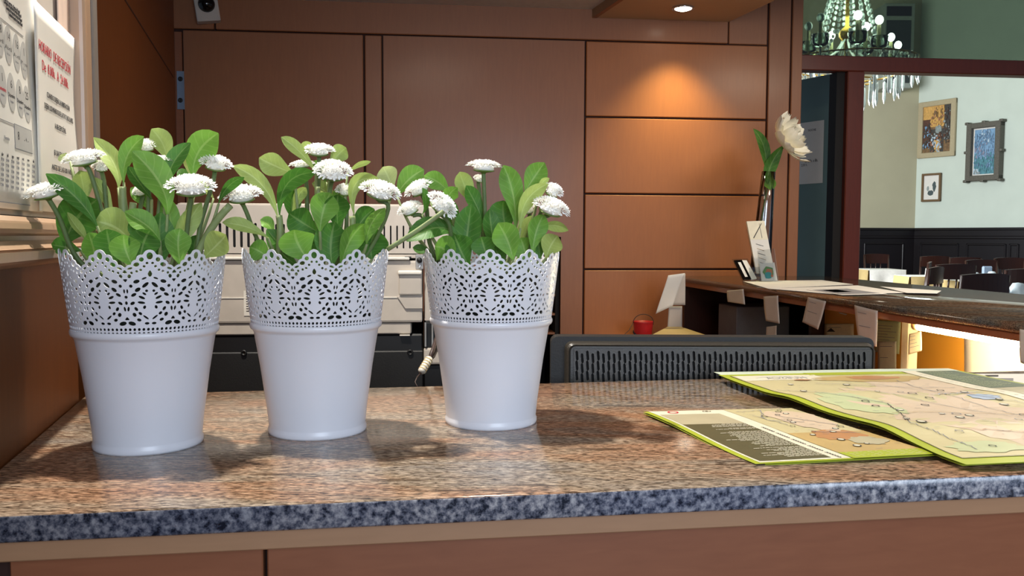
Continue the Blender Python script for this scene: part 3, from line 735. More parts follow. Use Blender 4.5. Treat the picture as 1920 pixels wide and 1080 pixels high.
def atdepth(px, py, pot, d):
    """point seen at px,py whose distance ahead is that of the pot plus d"""
    return onY(px, py, pot.y + d)
def bez(p, c, t, s): return p * (1 - s) ** 2 + c * (2 * s * (1 - s)) + t * s * s
def leaf(root, pot, base, mid, tip, width, d0, d1, matk='leafB', roll=0.0, flip=False, fold=.30, shape=.62, curl=0.0):
    """width in pixels at the widest; d0, d1 depth offsets of base and tip"""
    P = atdepth(base[0], base[1], pot, d0); T = atdepth(tip[0], tip[1], pot, d1)
    Cc = atdepth(mid[0], mid[1], pot, (d0 + d1) / 2)
    C2 = Cc * 2 - (P + T) * .5
    w = width / F_PX * pot.y * .54
    nu, nv = 6, 12; q = MB()
    rows = []
    for j in range(nv + 1):
        s = j / nv; p = bez(P, C2, T, s); s2 = min(1, s + .02); s1 = max(0, s2 - .04)
        tan = (bez(P, C2, T, s2) - bez(P, C2, T, s1)).normalized()
        view = (p - CAM).normalized(); side = tan.cross(view).normalized()
        ang = roll + curl * (s - .5)
        side = (side * math.cos(ang) + tan.cross(side) * math.sin(ang)).normalized()
        nrm = tan.cross(side).normalized()
        prof = (math.sin(math.pi * min(1, max(0, s)) ** (1.0 + shape))) ** .72 if 0 < s < 1 else 0
        ww = w * (prof * .93 + .07 * (1 - s) + (.05 if s == 1 else 0))
        wav = .05 * math.sin(s * 11 + width)
        for i in range(nu + 1):
            x = (i / nu - .5) * 2
            rows.append(p + side * ww * x + nrm * (-w * (fold * (1 - abs(x)) ** 1.3) * prof + w * wav * abs(x)))
    fs = [[j * (nu + 1) + i, j * (nu + 1) + i + 1, (j + 1) * (nu + 1) + i + 1, (j + 1) * (nu + 1) + i] for j in range(nv) for i in range(nu)]
    if not flip: fs = [f[::-1] for f in fs]
    q.add(rows, fs, M[matk], True)
    # stalk down into the pot
    root_p = Vector((pot.x + (P.x - pot.x) * .35, pot.y + (P.y - pot.y) * .35, ZC + .142))
    if P.z > root_p.z + .006:
        cm = (P + root_p) / 2 + Vector(((P.x - pot.x) * .18, 0, 0))
        q.tube([bez(root_p, cm, P, s / 6) for s in range(7)], [.0022] * 4 + [.0018, .0015, .0012], 6, M['stem'])
    o = q.build('leaf', root, weld=False)
    uvl = o.data.uv_layers.new(name='UVMap')
    for lp_ in o.data.loops:
        i = lp_.vertex_index
        if i < (nu + 1) * (nv + 1): uvl.data[lp_.index].uv = ((i % (nu + 1)) / nu * 2 - 1, (i // (nu + 1)) / nv)
        else: uvl.data[lp_.index].uv = (.5, 0)
    return o
def flower(root, pot, px, py, wpx, hpx, d=0.0, lean=(0, 0), seed=0, via=None, base=None, yellow=False, stemk='stem_dark'):
    """lean: (right, toward camera) tilt of the head"""
    c = atdepth(px, py, pot, d); r = wpx / F_PX * (pot.y + d) * .5
    ax = Vector((lean[0], -lean[1], 1)).normalized()
    rot = ax.to_track_quat('Z', 'Y').to_matrix() @ Matrix.Rotation(seed * 1.7, 3, 'Z')
    sz = r * 1.04
    o = bpy.data.objects.new('flower_head', FG[seed % 3]); COL.objects.link(o); o.parent = root
    k = max(.8, min(1.5, (hpx / wpx) / .50))
    o.location = c - world_loc(root) - ax * sz * .06; o.rotation_euler = rot.to_euler(); o.scale = (sz, sz, sz * 1.0 * k)
    e = bpy.data.objects.new('calyx', CALYX); COL.objects.link(e); e.parent = o
    if yellow:
        e = bpy.data.objects.new('flower_center', YEL); COL.objects.link(e); e.parent = o
    top = c - ax * sz * (.28 * k)
    bx, by = base if base else (px + (0), 480)
    bp = atdepth(bx, by, pot, d * .5)
    low = Vector((pot.x + (bp.x - pot.x) * .4, pot.y + d * .3, ZC + .142))
    pts = [top]
    if via:
        for v in via: pts.append(atdepth(v[0], v[1], pot, d * .8))
    pts += [bp, low]
    # smooth the stalk
    sm = []
    for i in range(len(pts) - 1):
        a = pts[max(i - 1, 0)]; b = pts[i]; c2 = pts[i + 1]; e2 = pts[min(i + 2, len(pts) - 1)]
        for k2 in range(6):
            t = k2 / 6.0
            sm.append(((b * 2) + (c2 - a) * t + (a * 2 - b * 5 + c2 * 4 - e2) * t * t + (b * 3 - a - c2 * 3 + e2) * t ** 3) * .5)
    sm.append(pts[-1])
    q = MB(); q.tube(sm, .0021, 7, M[stemk]); q.build('stem', root)

plants = []
labs = ['white daisy plant with green leaves in the leftmost white pot', 'white daisy plant with green leaves in the middle white pot', 'white daisy plant with green leaves in the rightmost white pot']
for i in range(3):
    p = POTS[i]
    t = thing('daisy_plant', (p.x, p.y, ZC + .0085), labs[i], 'plant', 'daisy plants in the lace-rim pots')
    q = MB(); q.lathe((p.x, p.y, ZC + .0095), [(0, 0), (.036, 0), (.041, .012), (.0510, .092), (.0540, .140), (.0560, .142), (.0560, .145), (.0530, .145), (.0500, .134), (0, .130)], 40, M['growpot']); q.build('grow_pot', t)
    q = MB(); q.lathe((p.x, p.y, ZC + .0095), [(0, .139), (.02, .141), (.049, .137), (.049, .1345), (0, .133)], 24, M['soil']); q.build('soil', t)
    plants.append(t)
Z0 = None
t, p = plants[0], POTS[0]
A_, B_, C_ = 'leafA', 'leafB', 'leafC'
for a in (
    # base, mid, tip, width, d0, d1, material, roll, flip
    ((222, 352), (214, 305), (176, 258), 34, .01, .02, C_, .2, False),
    ((232, 342), (238, 290), (270, 256), 34, .0, .0, B_, -.3, False),
    ((314, 305), (306, 270), (284, 242), 40, .02, .02, B_, .1, True),
    ((362, 332), (372, 285), (410, 250), 54, .01, .0, B_, 0, False),
    ((314, 402), (300, 340), (248, 283), 56, -.02, -.03, B_, .25, False),
    ((310, 362), (322, 308), (357, 268), 32, -.01, .0, A_, -.3, False),
    ((285, 374), (262, 342), (240, 312), 26, .01, .0, A_, .3, False),
    ((182, 424), (145, 372), (86, 326), 34, -.03, -.05, A_, .15, False),
    ((122, 462), (140, 415), (182, 375), 74, -.01, -.02, A_, .0, False),
    ((160, 378), (157, 348), (150, 320), 38, .01, .0, B_, .2, True),
    ((246, 452), (215, 425), (180, 415), 66, -.02, -.02, C_, .1, False),
    ((300, 452), (275, 420), (234, 397), 40, -.04, -.05, B_, .4, False),
    ((302, 470), (272, 432), (248, 405), 46, -.03, -.04, A_, .0, False),
    ((330, 470), (322, 420), (312, 368), 34, .0, .0, B_, .2, False),
    ((326, 478), (346, 432), (378, 380), 36, -.02, -.01, C_, .2, False),
    ((382, 484), (402, 462), (424, 440), 48, -.02, -.03, C_, -.2, False),
    ((362, 335), (360, 308), (362, 281), 34, .02, .02, C_, .2, True),
    ((410, 382), (428, 352), (458, 332), 22, .0, -.01, A_, .5, False),
    ((152, 470), (124, 463), (96, 458), 34, .0, -.02, A_, .2, False),
    ((165, 452), (150, 430), (126, 398), 22, -.02, -.03, C_, .7, False),
    ((132, 302), (120, 296), (113, 290), 20, .02, .02, C_, 0, True),
    ((215, 500), (206, 462), (200, 430), 50, -.04, -.05, A_, .0, False),
    ((262, 500), (268, 462), (282, 432), 52, -.04, -.05, A_, .1, False),
    ((300, 500), (300, 456), (302, 398), 52, -.03, -.02, A_, .2, False),
    ((340, 500), (334, 462), (338, 428), 44, -.04, -.03, B_, .0, False),
    ((172, 500), (178, 470), (166, 436), 44, -.03, -.04, B_, .3, False),
    ((285, 400), (268, 372), (245, 352), 30, .03, .03, B_, .3, False),
    ((212, 402), (196, 366), (176, 332), 26, .02, .01, C_, .4, False),
    ((365, 360), (350, 335), (332, 330), 50, .03, .02, A_, 1.0, False),
    ((400, 372), (380, 352), (345, 350), 34, .03, .02, C_, .8, False),
    ((250, 500), (236, 470), (232, 440), 50, -.05, -.055, B_, .0, False),
    ((380, 500), (366, 470), (372, 440), 34, .01, .01, A_, .3, False),
    ): leaf(t, p, *a)
for a in (
    (158, 302, 78, 38, -.01, (-.15, .28), 1, [(172, 330)], (205, 440)),
    (88, 364, 84, 38, -.04, (-.22, .25), 2, [(112, 410)], (146, 486)),
    (276, 278, 40, 30, .02, (0, .35), 0, [(280, 330)], (275, 470)),
    (302, 302, 50, 20, .0, (.05, .10), 1, [(302, 350)], (290, 470)),
    (358, 356, 92, 48, -.03, (.08, .32), 2, [(354, 400)], (340, 486)),
    (404, 312, 62, 36, .01, (.25, .28), 0, [(398, 345), (376, 420)], (362, 484)),
    (190, 316, 34, 34, .02, (.2, .5), 2, [(196, 350)], (210, 470)),
    (265, 362, 32, 32, .03, (-.2, .5), 1, [(262, 400)], (262, 470)),
    ): flower(t, p, a[0], a[1], a[2], a[3], a[4], a[5], a[6], a[7], a[8])
for a, b, c in (((230, 350), (232, 400), (238, 486)), ((432, 385), (395, 430), (364, 490)), ((250, 380), (245, 420), (240, 480))):
    q = MB(); P1_, P2_, P3_ = [atdepth(x, y, p, -.01) for x, y in (a, b, c)]
    q.tube([bez(P1_, P2_ * 2 - (P1_ + P3_) * .5, P3_, s / 8) for s in range(9)], .0032, 8, M['stem']); q.build('stem', t)
t, p = plants[1], POTS[1]
for a in (
    ((592, 322), (560, 282), (527, 257), 24, .0, .0, C_, .2, False),
    ((552, 326), (518, 312), (486, 296), 42, -.01, -.01, C_, .0, False),
    ((618, 310), (634, 290), (649, 277), 34, .02, .02, B_, .0, True),
    ((652, 324), (672, 310), (695, 303), 12, .01, .0, C_, .5, False),
    ((520, 404), (490, 345), (436, 311), 30, -.01, -.02, C_, .1, False),
    ((524, 402), (540, 345), (592, 324), 34, -.01, -.03, A_, .3, False),
    ((664, 402), (668, 345), (716, 342), 30, .0, .0, C_, .3, False),
    ((737, 354), (728, 332), (718, 313), 40, .02, .02, C_, .0, True),
    ((600, 434), (606, 395), (620, 362), 50, -.05, -.05, B_, .0, False),
    ((634, 432), (632, 395), (634, 366), 44, -.03, -.05, A_, .0, False),
    ((598, 436), (568, 418), (542, 400), 50, -.02, -.03, A_, .0, False),
    ((582, 492), (560, 460), (552, 431), 62, -.05, -.06, B_, .0, False),
    ((662, 442), (680, 412), (702, 392), 38, .0, .0, A_, .0, False),
    ((688, 458), (696, 425), (722, 390), 30, -.04, -.05, B_, .5, False),
    ((698, 486), (696, 462), (706, 428), 60, -.01, -.02, A_, .0, False),
    ((624, 500), (620, 460), (628, 416), 58, -.04, -.04, A_, .0, False),
    ((502, 446), (462, 424), (417, 417), 26, -.03, -.05, C_, .4, False),
    ((512, 440), (504, 420), (488, 412), 26, .0, .0, B_, .5, False),
    ((506, 486), (488, 472), (468, 463), 40, -.02, -.03, B_, .0, False),
    ((552, 412), (548, 385), (556, 356), 34, .01, .01, A_, .3, False),
    ((548, 400), (560, 370), (574, 352), 24, .0, .0, C_, .5, False),
    ((640, 392), (612, 358), (585, 344), 30, .03, .02, C_, .6, False),
    ((652, 402), (640, 375), (630, 352), 30, .02, .01, B_, .4, False),
    ((640, 500), (656, 456), (684, 420), 42, -.04, -.04, B_, .4, False),
    ((540, 500), (532, 468), (500, 430), 42, -.02, -.01, A_, .3, False),
    ((600, 500), (596, 470), (590, 440), 52, -.03, -.03, A_, .0, False),
    ((660, 500), (664, 470), (664, 440), 52, -.02, -.02, A_, .0, False),
    ((560, 500), (530, 476), (520, 456), 42, -.02, -.02, A_, .0, False),
    ((612, 342), (598, 318), (598, 300), 26, .03, .03, B_, .3, False),
    ((572, 300), (572, 280), (584, 268), 22, .03, .03, B_, .3, True),
    ): leaf(t, p, *a)
for a in (
    (453, 371, 80, 42, -.03, (-.06, .28), 1, [(462, 398)], (490, 462), False),
    (598, 286, 60, 30, .01, (.05, .26), 0, [(598, 330)], (590, 470), False),
    (566, 311, 50, 20, .02, (-.1, .15), 2, [(575, 350)], (578, 470), False),
    (624, 327, 73, 44, -.04, (.16, .50), 0, [(618, 360)], (604, 470), True),
    (712, 364, 80, 42, -.03, (.30, .30), 2, [(728, 392)], (692, 470), False),
    (647, 361, 38, 30, .01, (.1, .4), 1, [(650, 400)], (645, 470), False),
    ): flower(t, p, a[0], a[1], a[2], a[3], a[4], a[5], a[6], a[7], a[8], a[9])
for a, b, c, r_ in (((523, 404), (525, 440), (520, 486), .0032), ((660, 405), (658, 440), (640, 486), .003), ((832, 396), (785, 430), (726, 468), .0022), ((596, 350), (598, 400), (600, 480), .002)):
    q = MB(); P1_, P2_, P3_ = [atdepth(x, y, p, -.02) for x, y in (a, b, c)]
    q.tube([bez(P1_, P2_ * 2 - (P1_ + P3_) * .5, P3_, s / 8) for s in range(9)], r_, 8, M['stem']); q.build('stem', t)
t, p = plants[2], POTS[2]
for a in (
    ((967, 428), (962, 362), (944, 310), 42, -.01, -.01, B_, .1, False),
    ((984, 360), (1000, 335), (1021, 305), 42, .01, .01, B_, .0, False),
    ((976, 428), (988, 378), (1028, 345), 30, -.02, -.03, C_, .3, False),
    ((893, 390), (874, 352), (862, 322), 34, .01, .0, B_, .2, True),
    ((842, 362), (822, 342), (795, 330), 34, .0, .0, B_, .0, False),
    ((744, 366), (765, 338), (795, 318), 44, .01, .02, B_, .0, False),
    ((845, 392), (842, 370), (858, 352), 30, .0, -.01, B_, .3, False),
    ((906, 418), (892, 380), (874, 348), 30, .0, -.01, A_, .3, False),
    ((862, 446), (818, 424), (762, 452), 44, -.02, -.04, A_, .5, False),
    ((872, 484), (876, 440), (884, 382), 50, -.02, -.02, A_, .0, False),
    ((952, 444), (944, 405), (944, 376), 50, .01, .01, A_, .0, False),
    ((962, 488), (952, 452), (934, 418), 48, -.05, -.055, B_, .0, False),
    ((928, 476), (924, 436), (918, 392), 34, -.03, -.02, A_, .3, False),
    ((916, 492), (908, 465), (902, 444), 44, -.04, -.04, A_, .0, False),
    ((976, 470), (984, 440), (998, 404), 34, .0, .0, C_, .3, False),
    ((998, 474), (1006, 436), (1020, 402), 36, -.03, -.03, B_, .2, False),
    ((1012, 430), (1035, 424), (1066, 432), 22, -.02, -.03, C_, .5, False),
    ((1024, 484), (1032, 462), (1046, 442), 40, -.03, -.04, C_, .0, False),
    ((1012, 488), (1010, 460), (1006, 436), 30, -.02, -.02, A_, .0, False),
    ((812, 474), (792, 468), (774, 464), 18, .0, .0, A_, .3, False),
    ((850, 490), (836, 470), (816, 462), 50, -.03, -.05, B_, .0, False),
    ((842, 452), (848, 410), (838, 372), 30, .01, .0, A_, .4, False),
    ((946, 500), (930, 470), (925, 446), 52, -.03, -.03, A_, .0, False),
    ((990, 500), (984, 470), (976, 446), 46, -.02, -.02, B_, .0, False),
    ((880, 500), (864, 470), (852, 440), 50, -.03, -.04, A_, .0, False),
    ((902, 398), (886, 368), (868, 346), 22, .02, .01, C_, .5, False),
    ((792, 402), (800, 378), (792, 352), 18, -.02, -.03, A_, .7, False),
    ((1010, 360), (1016, 345), (1030, 334), 16, .0, .0, C_, .6, False),
    ): leaf(t, p, *a)
for a in (
    (907, 316, 70, 30, -.01, (.05, .08), 1, [(908, 360)], (912, 470)),
    (898, 338, 24, 20, .02, (.3, .4), 0, [(900, 370)], (905, 470)),
    (787, 358, 58, 34, .0, (-.52, .3), 2, [(800, 390)], (812, 470)),
    (770, 396, 50, 32, -.01, (-.45, .3), 1, [(795, 410)], (815, 480)),
    (825, 388, 66, 40, -.04, (.95, .55), 0, [(842, 420)], (852, 480)),
    (1032, 394, 74, 40, -.03, (.36, .32), 2, [(1012, 415)], (985, 486)),
    (1035, 362, 42, 36, .0, (.45, .4), 0, [(1020, 385)], (985, 470)),
    (992, 396, 30, 26, .02, (-.3, .4), 1, [(990, 420)], (985, 470)),
    ): flower(t, p, a[0], a[1], a[2], a[3], a[4], a[5], a[6], a[7], a[8])
# ------------------------------------------------------------------ left wall: notice board, mouldings, notices
def lp(x, y, b=0.0): return LEFT.px(x, y, b)
DB = .020                                            # face of the board
root = thing('notice_board', LEFT(lp(100, 400)[0], .01, lp(60, 400)[1]), 'wood framed notice board on the left wall holding the paper notices', 'notice board')
zb0 = lp(40, 403, DB)[1]; a_r = lp(186, 300, .03)[0]; a_i = lp(161, 300, .02)[0]
q = MB(); q.box(LEFT, -1.2, a_i + .01, .0, .012, zb0, 2.1, M['paper_grey']); q.build('backing', root)
# stile at the far end: stepped fillets
q = MB()
sa = [lp(160, 250, .018)[0], lp(165, 250, .03)[0], lp(177, 250, .03)[0]]
q.box(LEFT, sa[0], sa[1], 0, .018, zb0, 2.1, M['wood_left'], .002)
q.box(LEFT, sa[1], sa[2], 0, .030, zb0, 2.1, M['wood_mould'], .006, 3)
q.box(LEFT, sa[2], sa[2] + .009, 0, .024, zb0, 2.1, M['wood_mould'], .004, 3)
q.box(LEFT, sa[2] + .010, aw + .0, 0, .030, zb0, 2.1, M['stile_grey'], .004, 3)
q.build('frame_stile', root)
# profile of the bottom moulding (out, down), swept along the wall
def sweep(profile, a0, a1, m, name):
    q = MB(); n = len(profile)
    vs = [LEFT(a0, b, c) for b, c in profile] + [LEFT(a1, b, c) for b, c in profile]
    fs = [[i, (i + 1) % n, n + (i + 1) % n, n + i] for i in range(n)] + [list(range(n))[::-1], list(range(n, 2 * n))]
    q.add(vs, fs, m); return q.build(name, root)
z1 = lp(40, 406, .022)[1]; z2 = lp(40, 428, .025)[1]; z3 = lp(40, 452, .027)[1]; z4 = lp(40, 470, .032)[1]; z5 = lp(40, 497, .032)[1]
print('mould z', z1, z2, z3, z4, z5)
sweep([(0, z1), (.0215, z1), (.025, z1 - .004), (.027, z1 - .010), (.026, z2 + .004), (.023, z2), (0, z2)], -1.2, aw, M['wood_mould'], 'frame_rail')
sweep([(0, z2), (.021, z2), (.019, z2 - .004), (.017, z3 + .004), (.017, z3), (0, z3)], -1.2, aw, M['wood_mould'], 'frame_rail')
sweep([(0, z3), (.023, z3), (.028, z3 - .006), (.030, z4 + .001), (.028, z4), (.031, z4 - .002), (.033, z4 - .008), (.033, z5 + .010), (.029, z5 + .003), (.024, z5), (.010, z5 - .004), (0, z5 - .006)], -1.2, aw, M['wood_mould'], 'frame_rail')
def sheet(name, x0, x1, ytop_at, ybot_at, b, label, m='paper', curl=.0, top=None):
    """paper sheet on the board between pixel columns x0..x1"""
    a0 = lp(x0, 200, b)[0]; a1 = lp(x1, 200, b)[0]
    c1 = lp(*ytop_at, b)[1] if top is None else top; c0 = lp(*ybot_at, b)[1]
    def S(u, v, off=0.0):
        a = a0 + (a1 - a0) * u; c = c0 + (c1 - c0) * v
        bb = b + curl * (max(0, abs(u - .5) * 2 - .7) ** 2) * 6 + .0015 * math.sin(v * 7) * u + off
        return LEFT(a, bb, c)
    q = MB(); q.grid(lambda u, v: S(u, v), 12, 14, M[m]); 
    return q, S, (a0, a1, c0, c1)
def txt(q, S, box, px, py, b, body, hpx_m, m, width=None, sx=1.0):
    a, c = lp(px, py, b); a0, a1, c0, c1 = box
    def fn(x, y): return S((a + x - a0) / (a1 - a0), (c + y - c0) / (c1 - c0), .00036)
    put_text(q, fn, body, hpx_m, M[m], sx, width)
# back sheet with the small mark
q, S, bx_ = sheet('notice', 112, 156, (120, -60), (150, 300), .0150, '', 'pinkish')
txt(q, S, bx_, 134, 42, .0150, 'I', .012, 'ink_red'); txt(q, S, bx_, 141, 46, .0150, 'Generalitat', .004, 'ink'); txt(q, S, bx_, 141, 53, .0150, 'de Catalunya', .004, 'ink')
tag(q.build('paper_notice', solid=.00015), 'pinkish sheet with a tiny mark behind the opening hours notice', 'notice')
# opening hours
q, S, bx_ = sheet('notice', 66, 154, (149, 83), (100, 398), .0190, '', 'paper', curl=.002)
w_ = lp(135, 130, .019)[0] - lp(75, 75, .019)[0]
txt(q, S, bx_, 105, 118, .019, 'HORARIO  DE RECEPCIÓN', .0095, 'ink_red', width=w_ * 1.0)
txt(q, S, bx_, 106, 150, .019, 'De  8.00h.  A  24.00h.', .0095, 'ink_red', width=w_ * .84)
txt(q, S, bx_, 111, 196, .019, 'CUANDO DEJEN LA HABITACIÓN', .0052, 'ink', width=w_ * .74)
txt(q, S, bx_, 112, 218, .019, 'DEJEN LOS MANDOS DE LA TV Y LAS LLAVES', .0052, 'ink', width=w_ * .92)
txt(q, S, bx_, 113, 246, .019, 'A RECEPCIÓN.', .0052, 'ink', width=w_ * .36)
txt(q, S, bx_, 118, 297, .019, 'SI SALEN DEL HOTEL', .0052, 'ink', width=w_ * .6)
txt(q, S, bx_, 118, 324, .019, 'ANTES DE LAS 8.00 AVISEN A', .0052, 'ink', width=w_ * .74)
tag(q.build('paper_notice', solid=.00015), 'white reception hours notice with red heading in capitals, beside the calendar sheet', 'notice')
# calendar sheet with grey discs
q, S, bx_ = sheet('notice', -90, 73, (49, -60), (40, 394), .0165, '', 'paper', curl=.001)
A0, A1, C0, C1 = bx_
def disc(px, py, rw, rh):
    a, c = lp(px, py, .0165)
    q.add([S((a + rw * math.cos(2 * math.pi * i / 20) - A0) / (A1 - A0), (c + rh * math.sin(2 * math.pi * i / 20) - C0) / (C1 - C0), .00026) for i in range(20)], [list(range(20))], M['disc'])
dr = .0125
row1 = [(1, 68, '18', 'Abril'), (17, 84, '14', 'Abril'), (33, 99, '16', 'Abril'), (47, 113, '1', 'Mayo')]
row2 = [(4, 160, '1', 'Noviembre'), (21, 173, '6', 'Diciembre'), (37, 184, '8', 'Diciembre'), (50, 195, '25', 'Diciembre')]
for r_ in (row1, row2):
    for px, py, n_, mo in r_:
        disc(px, py, dr * .86, dr * 1.25)
        txt(q, S, bx_, px, py - 8, .0165, n_, .0066, 'ink'); 
        txt(q, S, bx_, px, py + 10, .0165, mo, .0034, 'ink_red' if mo == 'Noviembre' else 'ink', width=.018)
        txt(q, S, bx_, px, py + 20, .0165, 'festivo', .0024, 'ink_grey')
def rectS(px0, px1, py, h, m, off=.0005):
    a0, c = lp(px0, py, .0165); a1 = lp(px1, py, .0165)[0]
    q.add([S((a - A0) / (A1 - A0), (cc - C0) / (C1 - C0), off) for a, cc in ((a0, c), (a1, c), (a1, c - h), (a0, c - h))], [(0, 1, 2, 3)], M[m])
zref = lp(20, 45, .0165)[1]
a00 = lp(-60, 40, .0165)[0]; a11 = lp(46, 70, .0165)[0]
for c_, w2 in ((lp(46, 68, .0165)[1], .0006), (lp(22, 232, .0165)[1], .0006), (lp(70, 386, .0165)[1], .0008)):
    q.add([S((a - A0) / (A1 - A0), (cc - C0) / (C1 - C0), .00026) for a, cc in ((a00, c_), (a11, c_), (a11, c_ - w2), (a00, c_ - w2))], [(0, 1, 2, 3)], M['ink_grey'])
for k, (px, py, w2) in enumerate(((22, 12, .050), (25, 20, .050), (28, 30, .046), (31, 40, .04))):
    txt(q, S, bx_, px, py, .0165, 'Calendario de apertura y fiestas del hotel', .0032, 'ink', width=w2)
a, c = lp(24, 229, .0165); a1 = lp(56, 240, .0165)[0]; c1 = lp(40, 283, .0165)[1]; c = lp(40, 238, .0165)[1]
q.add([S((x - A0) / (A1 - A0), (y - C0) / (C1 - C0), .00026) for x, y in ((a, c), (a1, c), (a1, c1), (a, c1))], [(0, 1, 2, 3)], M['key_print'])
q.add([S((x - A0) / (A1 - A0), (y - C0) / (C1 - C0), .00031) for x, y in ((a + .0006, c - .0006), (a1 - .0006, c - .0006), (a1 - .0006, c1 + .0006), (a + .0006, c1 + .0006))], [(0, 1, 2, 3)], M['disc'])
txt(q, S, bx_, 32, 262, .0165, '8', .007, 'ink'); txt(q, S, bx_, 46, 268, .0165, '- + -', .005, 'ink')
for rr in range(7):
    for cc in range(7):
        px = 2 + cc * 9.5; py = 292 + rr * 9.5 + cc * 2.2
        txt(q, S, bx_, px, py, .0165, ['abr', 'jul', 'ago', 'sept', 'oct', 'nov', 'dic'][cc] if rr == 0 else '%d 00' % (10 + (rr * 7 + cc * 3) % 20), .0028 if rr == 0 else .0024, 'ink_grey' if rr else 'ink')
txt(q, S, bx_, 10, 262, .0165, 'Horario', .003, 'ink_grey')
tag(q.build('paper_notice', solid=.00015), 'white calendar sheet with rows of grey discs, nearest the camera on the notice board', 'notice')
# ------------------------------------------------------------------ pigeonholes in the wall
root = thing('pigeonhole_cabinet', WALL((cub0 + cub1) / 2, -.2, 0), 'dark pigeonhole cabinet built into the wall, seen behind the rightmost pot', 'cabinet')
q = MB(); e = .004
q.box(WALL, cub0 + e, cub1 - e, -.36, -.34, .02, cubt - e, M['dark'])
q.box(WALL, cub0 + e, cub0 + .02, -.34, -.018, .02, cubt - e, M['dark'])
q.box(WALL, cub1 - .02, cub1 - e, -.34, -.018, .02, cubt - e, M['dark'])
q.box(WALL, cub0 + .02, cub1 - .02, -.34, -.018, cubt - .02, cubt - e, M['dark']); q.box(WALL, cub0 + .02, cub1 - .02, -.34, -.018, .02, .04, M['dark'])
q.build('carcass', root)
for y in (480, 516, 552, 588, 624):
    z = wp(1046, y)[1]; q = MB(); q.box(WALL, cub0 + .021, cub1 - .021, -.33, -.02, z - .010, z, M['wood_wall'], .001); q.build('shelf', root)
zsf = wp(1046, 624)[1]
for k in range(2):
    q = MB(); a_ = cub1 - .10 - .13 * k; q.box(WALL, a_ - .05, a_ + .05, -.2 - .01 * k, -.03, zsf + .001, zsf + .012 + .004 * k, M['paper_cream' if k else 'paper'])
    tag(q.build('paper_stack'), ['small stack of white papers on the lowest pigeonhole shelf, at its right end', 'second stack of cream papers on the lowest pigeonhole shelf', 'third stack of cream papers on the lowest pigeonhole shelf'][k], 'papers')
# ------------------------------------------------------------------ copier
YC = 1.50
oc = onY(560, 630, YC); COP = Frame((oc.x, oc.y, 0), W_E1, W_N)
def cp(x, y, b=0.0): return COP.px(x, y, b)
root = thing('copier', COP(0, -.25, 0), 'large pale grey office copier standing behind the white pots', 'copier')
xL, _ = cp(327, 400); xR, _ = cp(795, 450); xRR, _ = cp(842, 450)
zT = cp(560, 381)[1]; zV = cp(560, 458)[1]; zB = cp(560, 600)[1]; zB2 = cp(560, 628)[1]; zLb = .02
q = MB()
q.box(COP, xL, xR + .002, -.50, -.012, zV, zT, M['copier'], .006, 2)
cop_top = q.build('top_deck', root)
# vent plate with real slots
def slot_plate(name, fr, a0, a1, c0, c1, b, thick, slots, m, parent, back=None, n=6):
    """flat plate with rounded slots cut through; slots = (a, c, half length, radius, tilt)"""
    verts = [Vector((a0, c0)), Vector((a1, c0)), Vector((a1, c1)), Vector((a0, c1))]; edges = [(0, 1), (1, 2), (2, 3), (3, 0)]
    polys = []
    for a, c, h, r, t in slots:
        pts = []
        for k in range(n + 1): g_ = math.pi * k / n; pts.append((r * math.cos(g_), h + r * math.sin(g_)))
        for k in range(n + 1): g_ = math.pi + math.pi * k / n; pts.append((r * math.cos(g_), -h + r * math.sin(g_)))
        ct, st = math.cos(t), math.sin(t)
        pts = [(a + x * ct - y * st, c + x * st + y * ct) for x, y in pts]
        b_ = len(verts); verts += [Vector(p) for p in pts]; edges += [(b_ + i, b_ + (i + 1) % len(pts)) for i in range(len(pts))]
        polys.append((a, c, h + r, r, ct, st, pts))
    ov, oe, of, *_ = geometry.delaunay_2d_cdt(verts, edges, [], 0, 1e-6)
    fs = []
    for f in of:
        cx = sum(ov[i].x for i in f) / 3; cy = sum(ov[i].y for i in f) / 3
        hit = False
        for a, c, hh, r, ct, st, pts in polys:
            x, y = cx - a, cy - c; u, v = x * ct + y * st, -x * st + y * ct
            if abs(u) < r * 1.01 and abs(v) < hh * 1.01:
                vv = max(0, abs(v) - (hh - r))
                if u * u + vv * vv < r * r * .99: hit = True; break
        if not hit: fs.append(list(f))
    q = MB(); q.add([fr(p.x, b, p.y) for p in ov], fs, M[m])
    o = q.build(name, parent)
    md = o.modifiers.new('solid', 'SOLIDIFY'); md.thickness = thick; md.offset = 0
    return o
sl = []
r_ = (cp(404, 430)[0] - cp(399, 430)[0]) / 2
for i in range(8): 
    x = 399 + 13.3 * i; a, c1 = cp(x, 418); c0 = cp(x, 464)[1]; sl.append((a, (c0 + c1) / 2, (c1 - c0) / 2 - r_, r_, 0))
for i in range(14):
    x = 505 + 13.3 * i; a, c1 = cp(x, 420); c0 = cp(x, 466)[1]; sl.append((a, (c0 + c1) / 2, (c1 - c0) / 2 - r_, r_, 0))
for i in range(5):
    x = 720.5 + 12 * i; a, c1 = cp(x, 423); c0 = cp(x, 466)[1]; sl.append((a, (c0 + c1) / 2, (c1 - c0) / 2 - r_ * .6, r_ * .6, 0))
zV2 = cp(560, 475)[1]
slot_plate('vent_plate', COP, xL, xR, zV2, zT - .004, -.001, .0022, sl, 'copier', root)
q = MB(); q.box(COP, xL + .01, xR - .01, -.011, -.004, zV2 + .002, zT - .03, M['pit']); q.build('vent_recess', root)
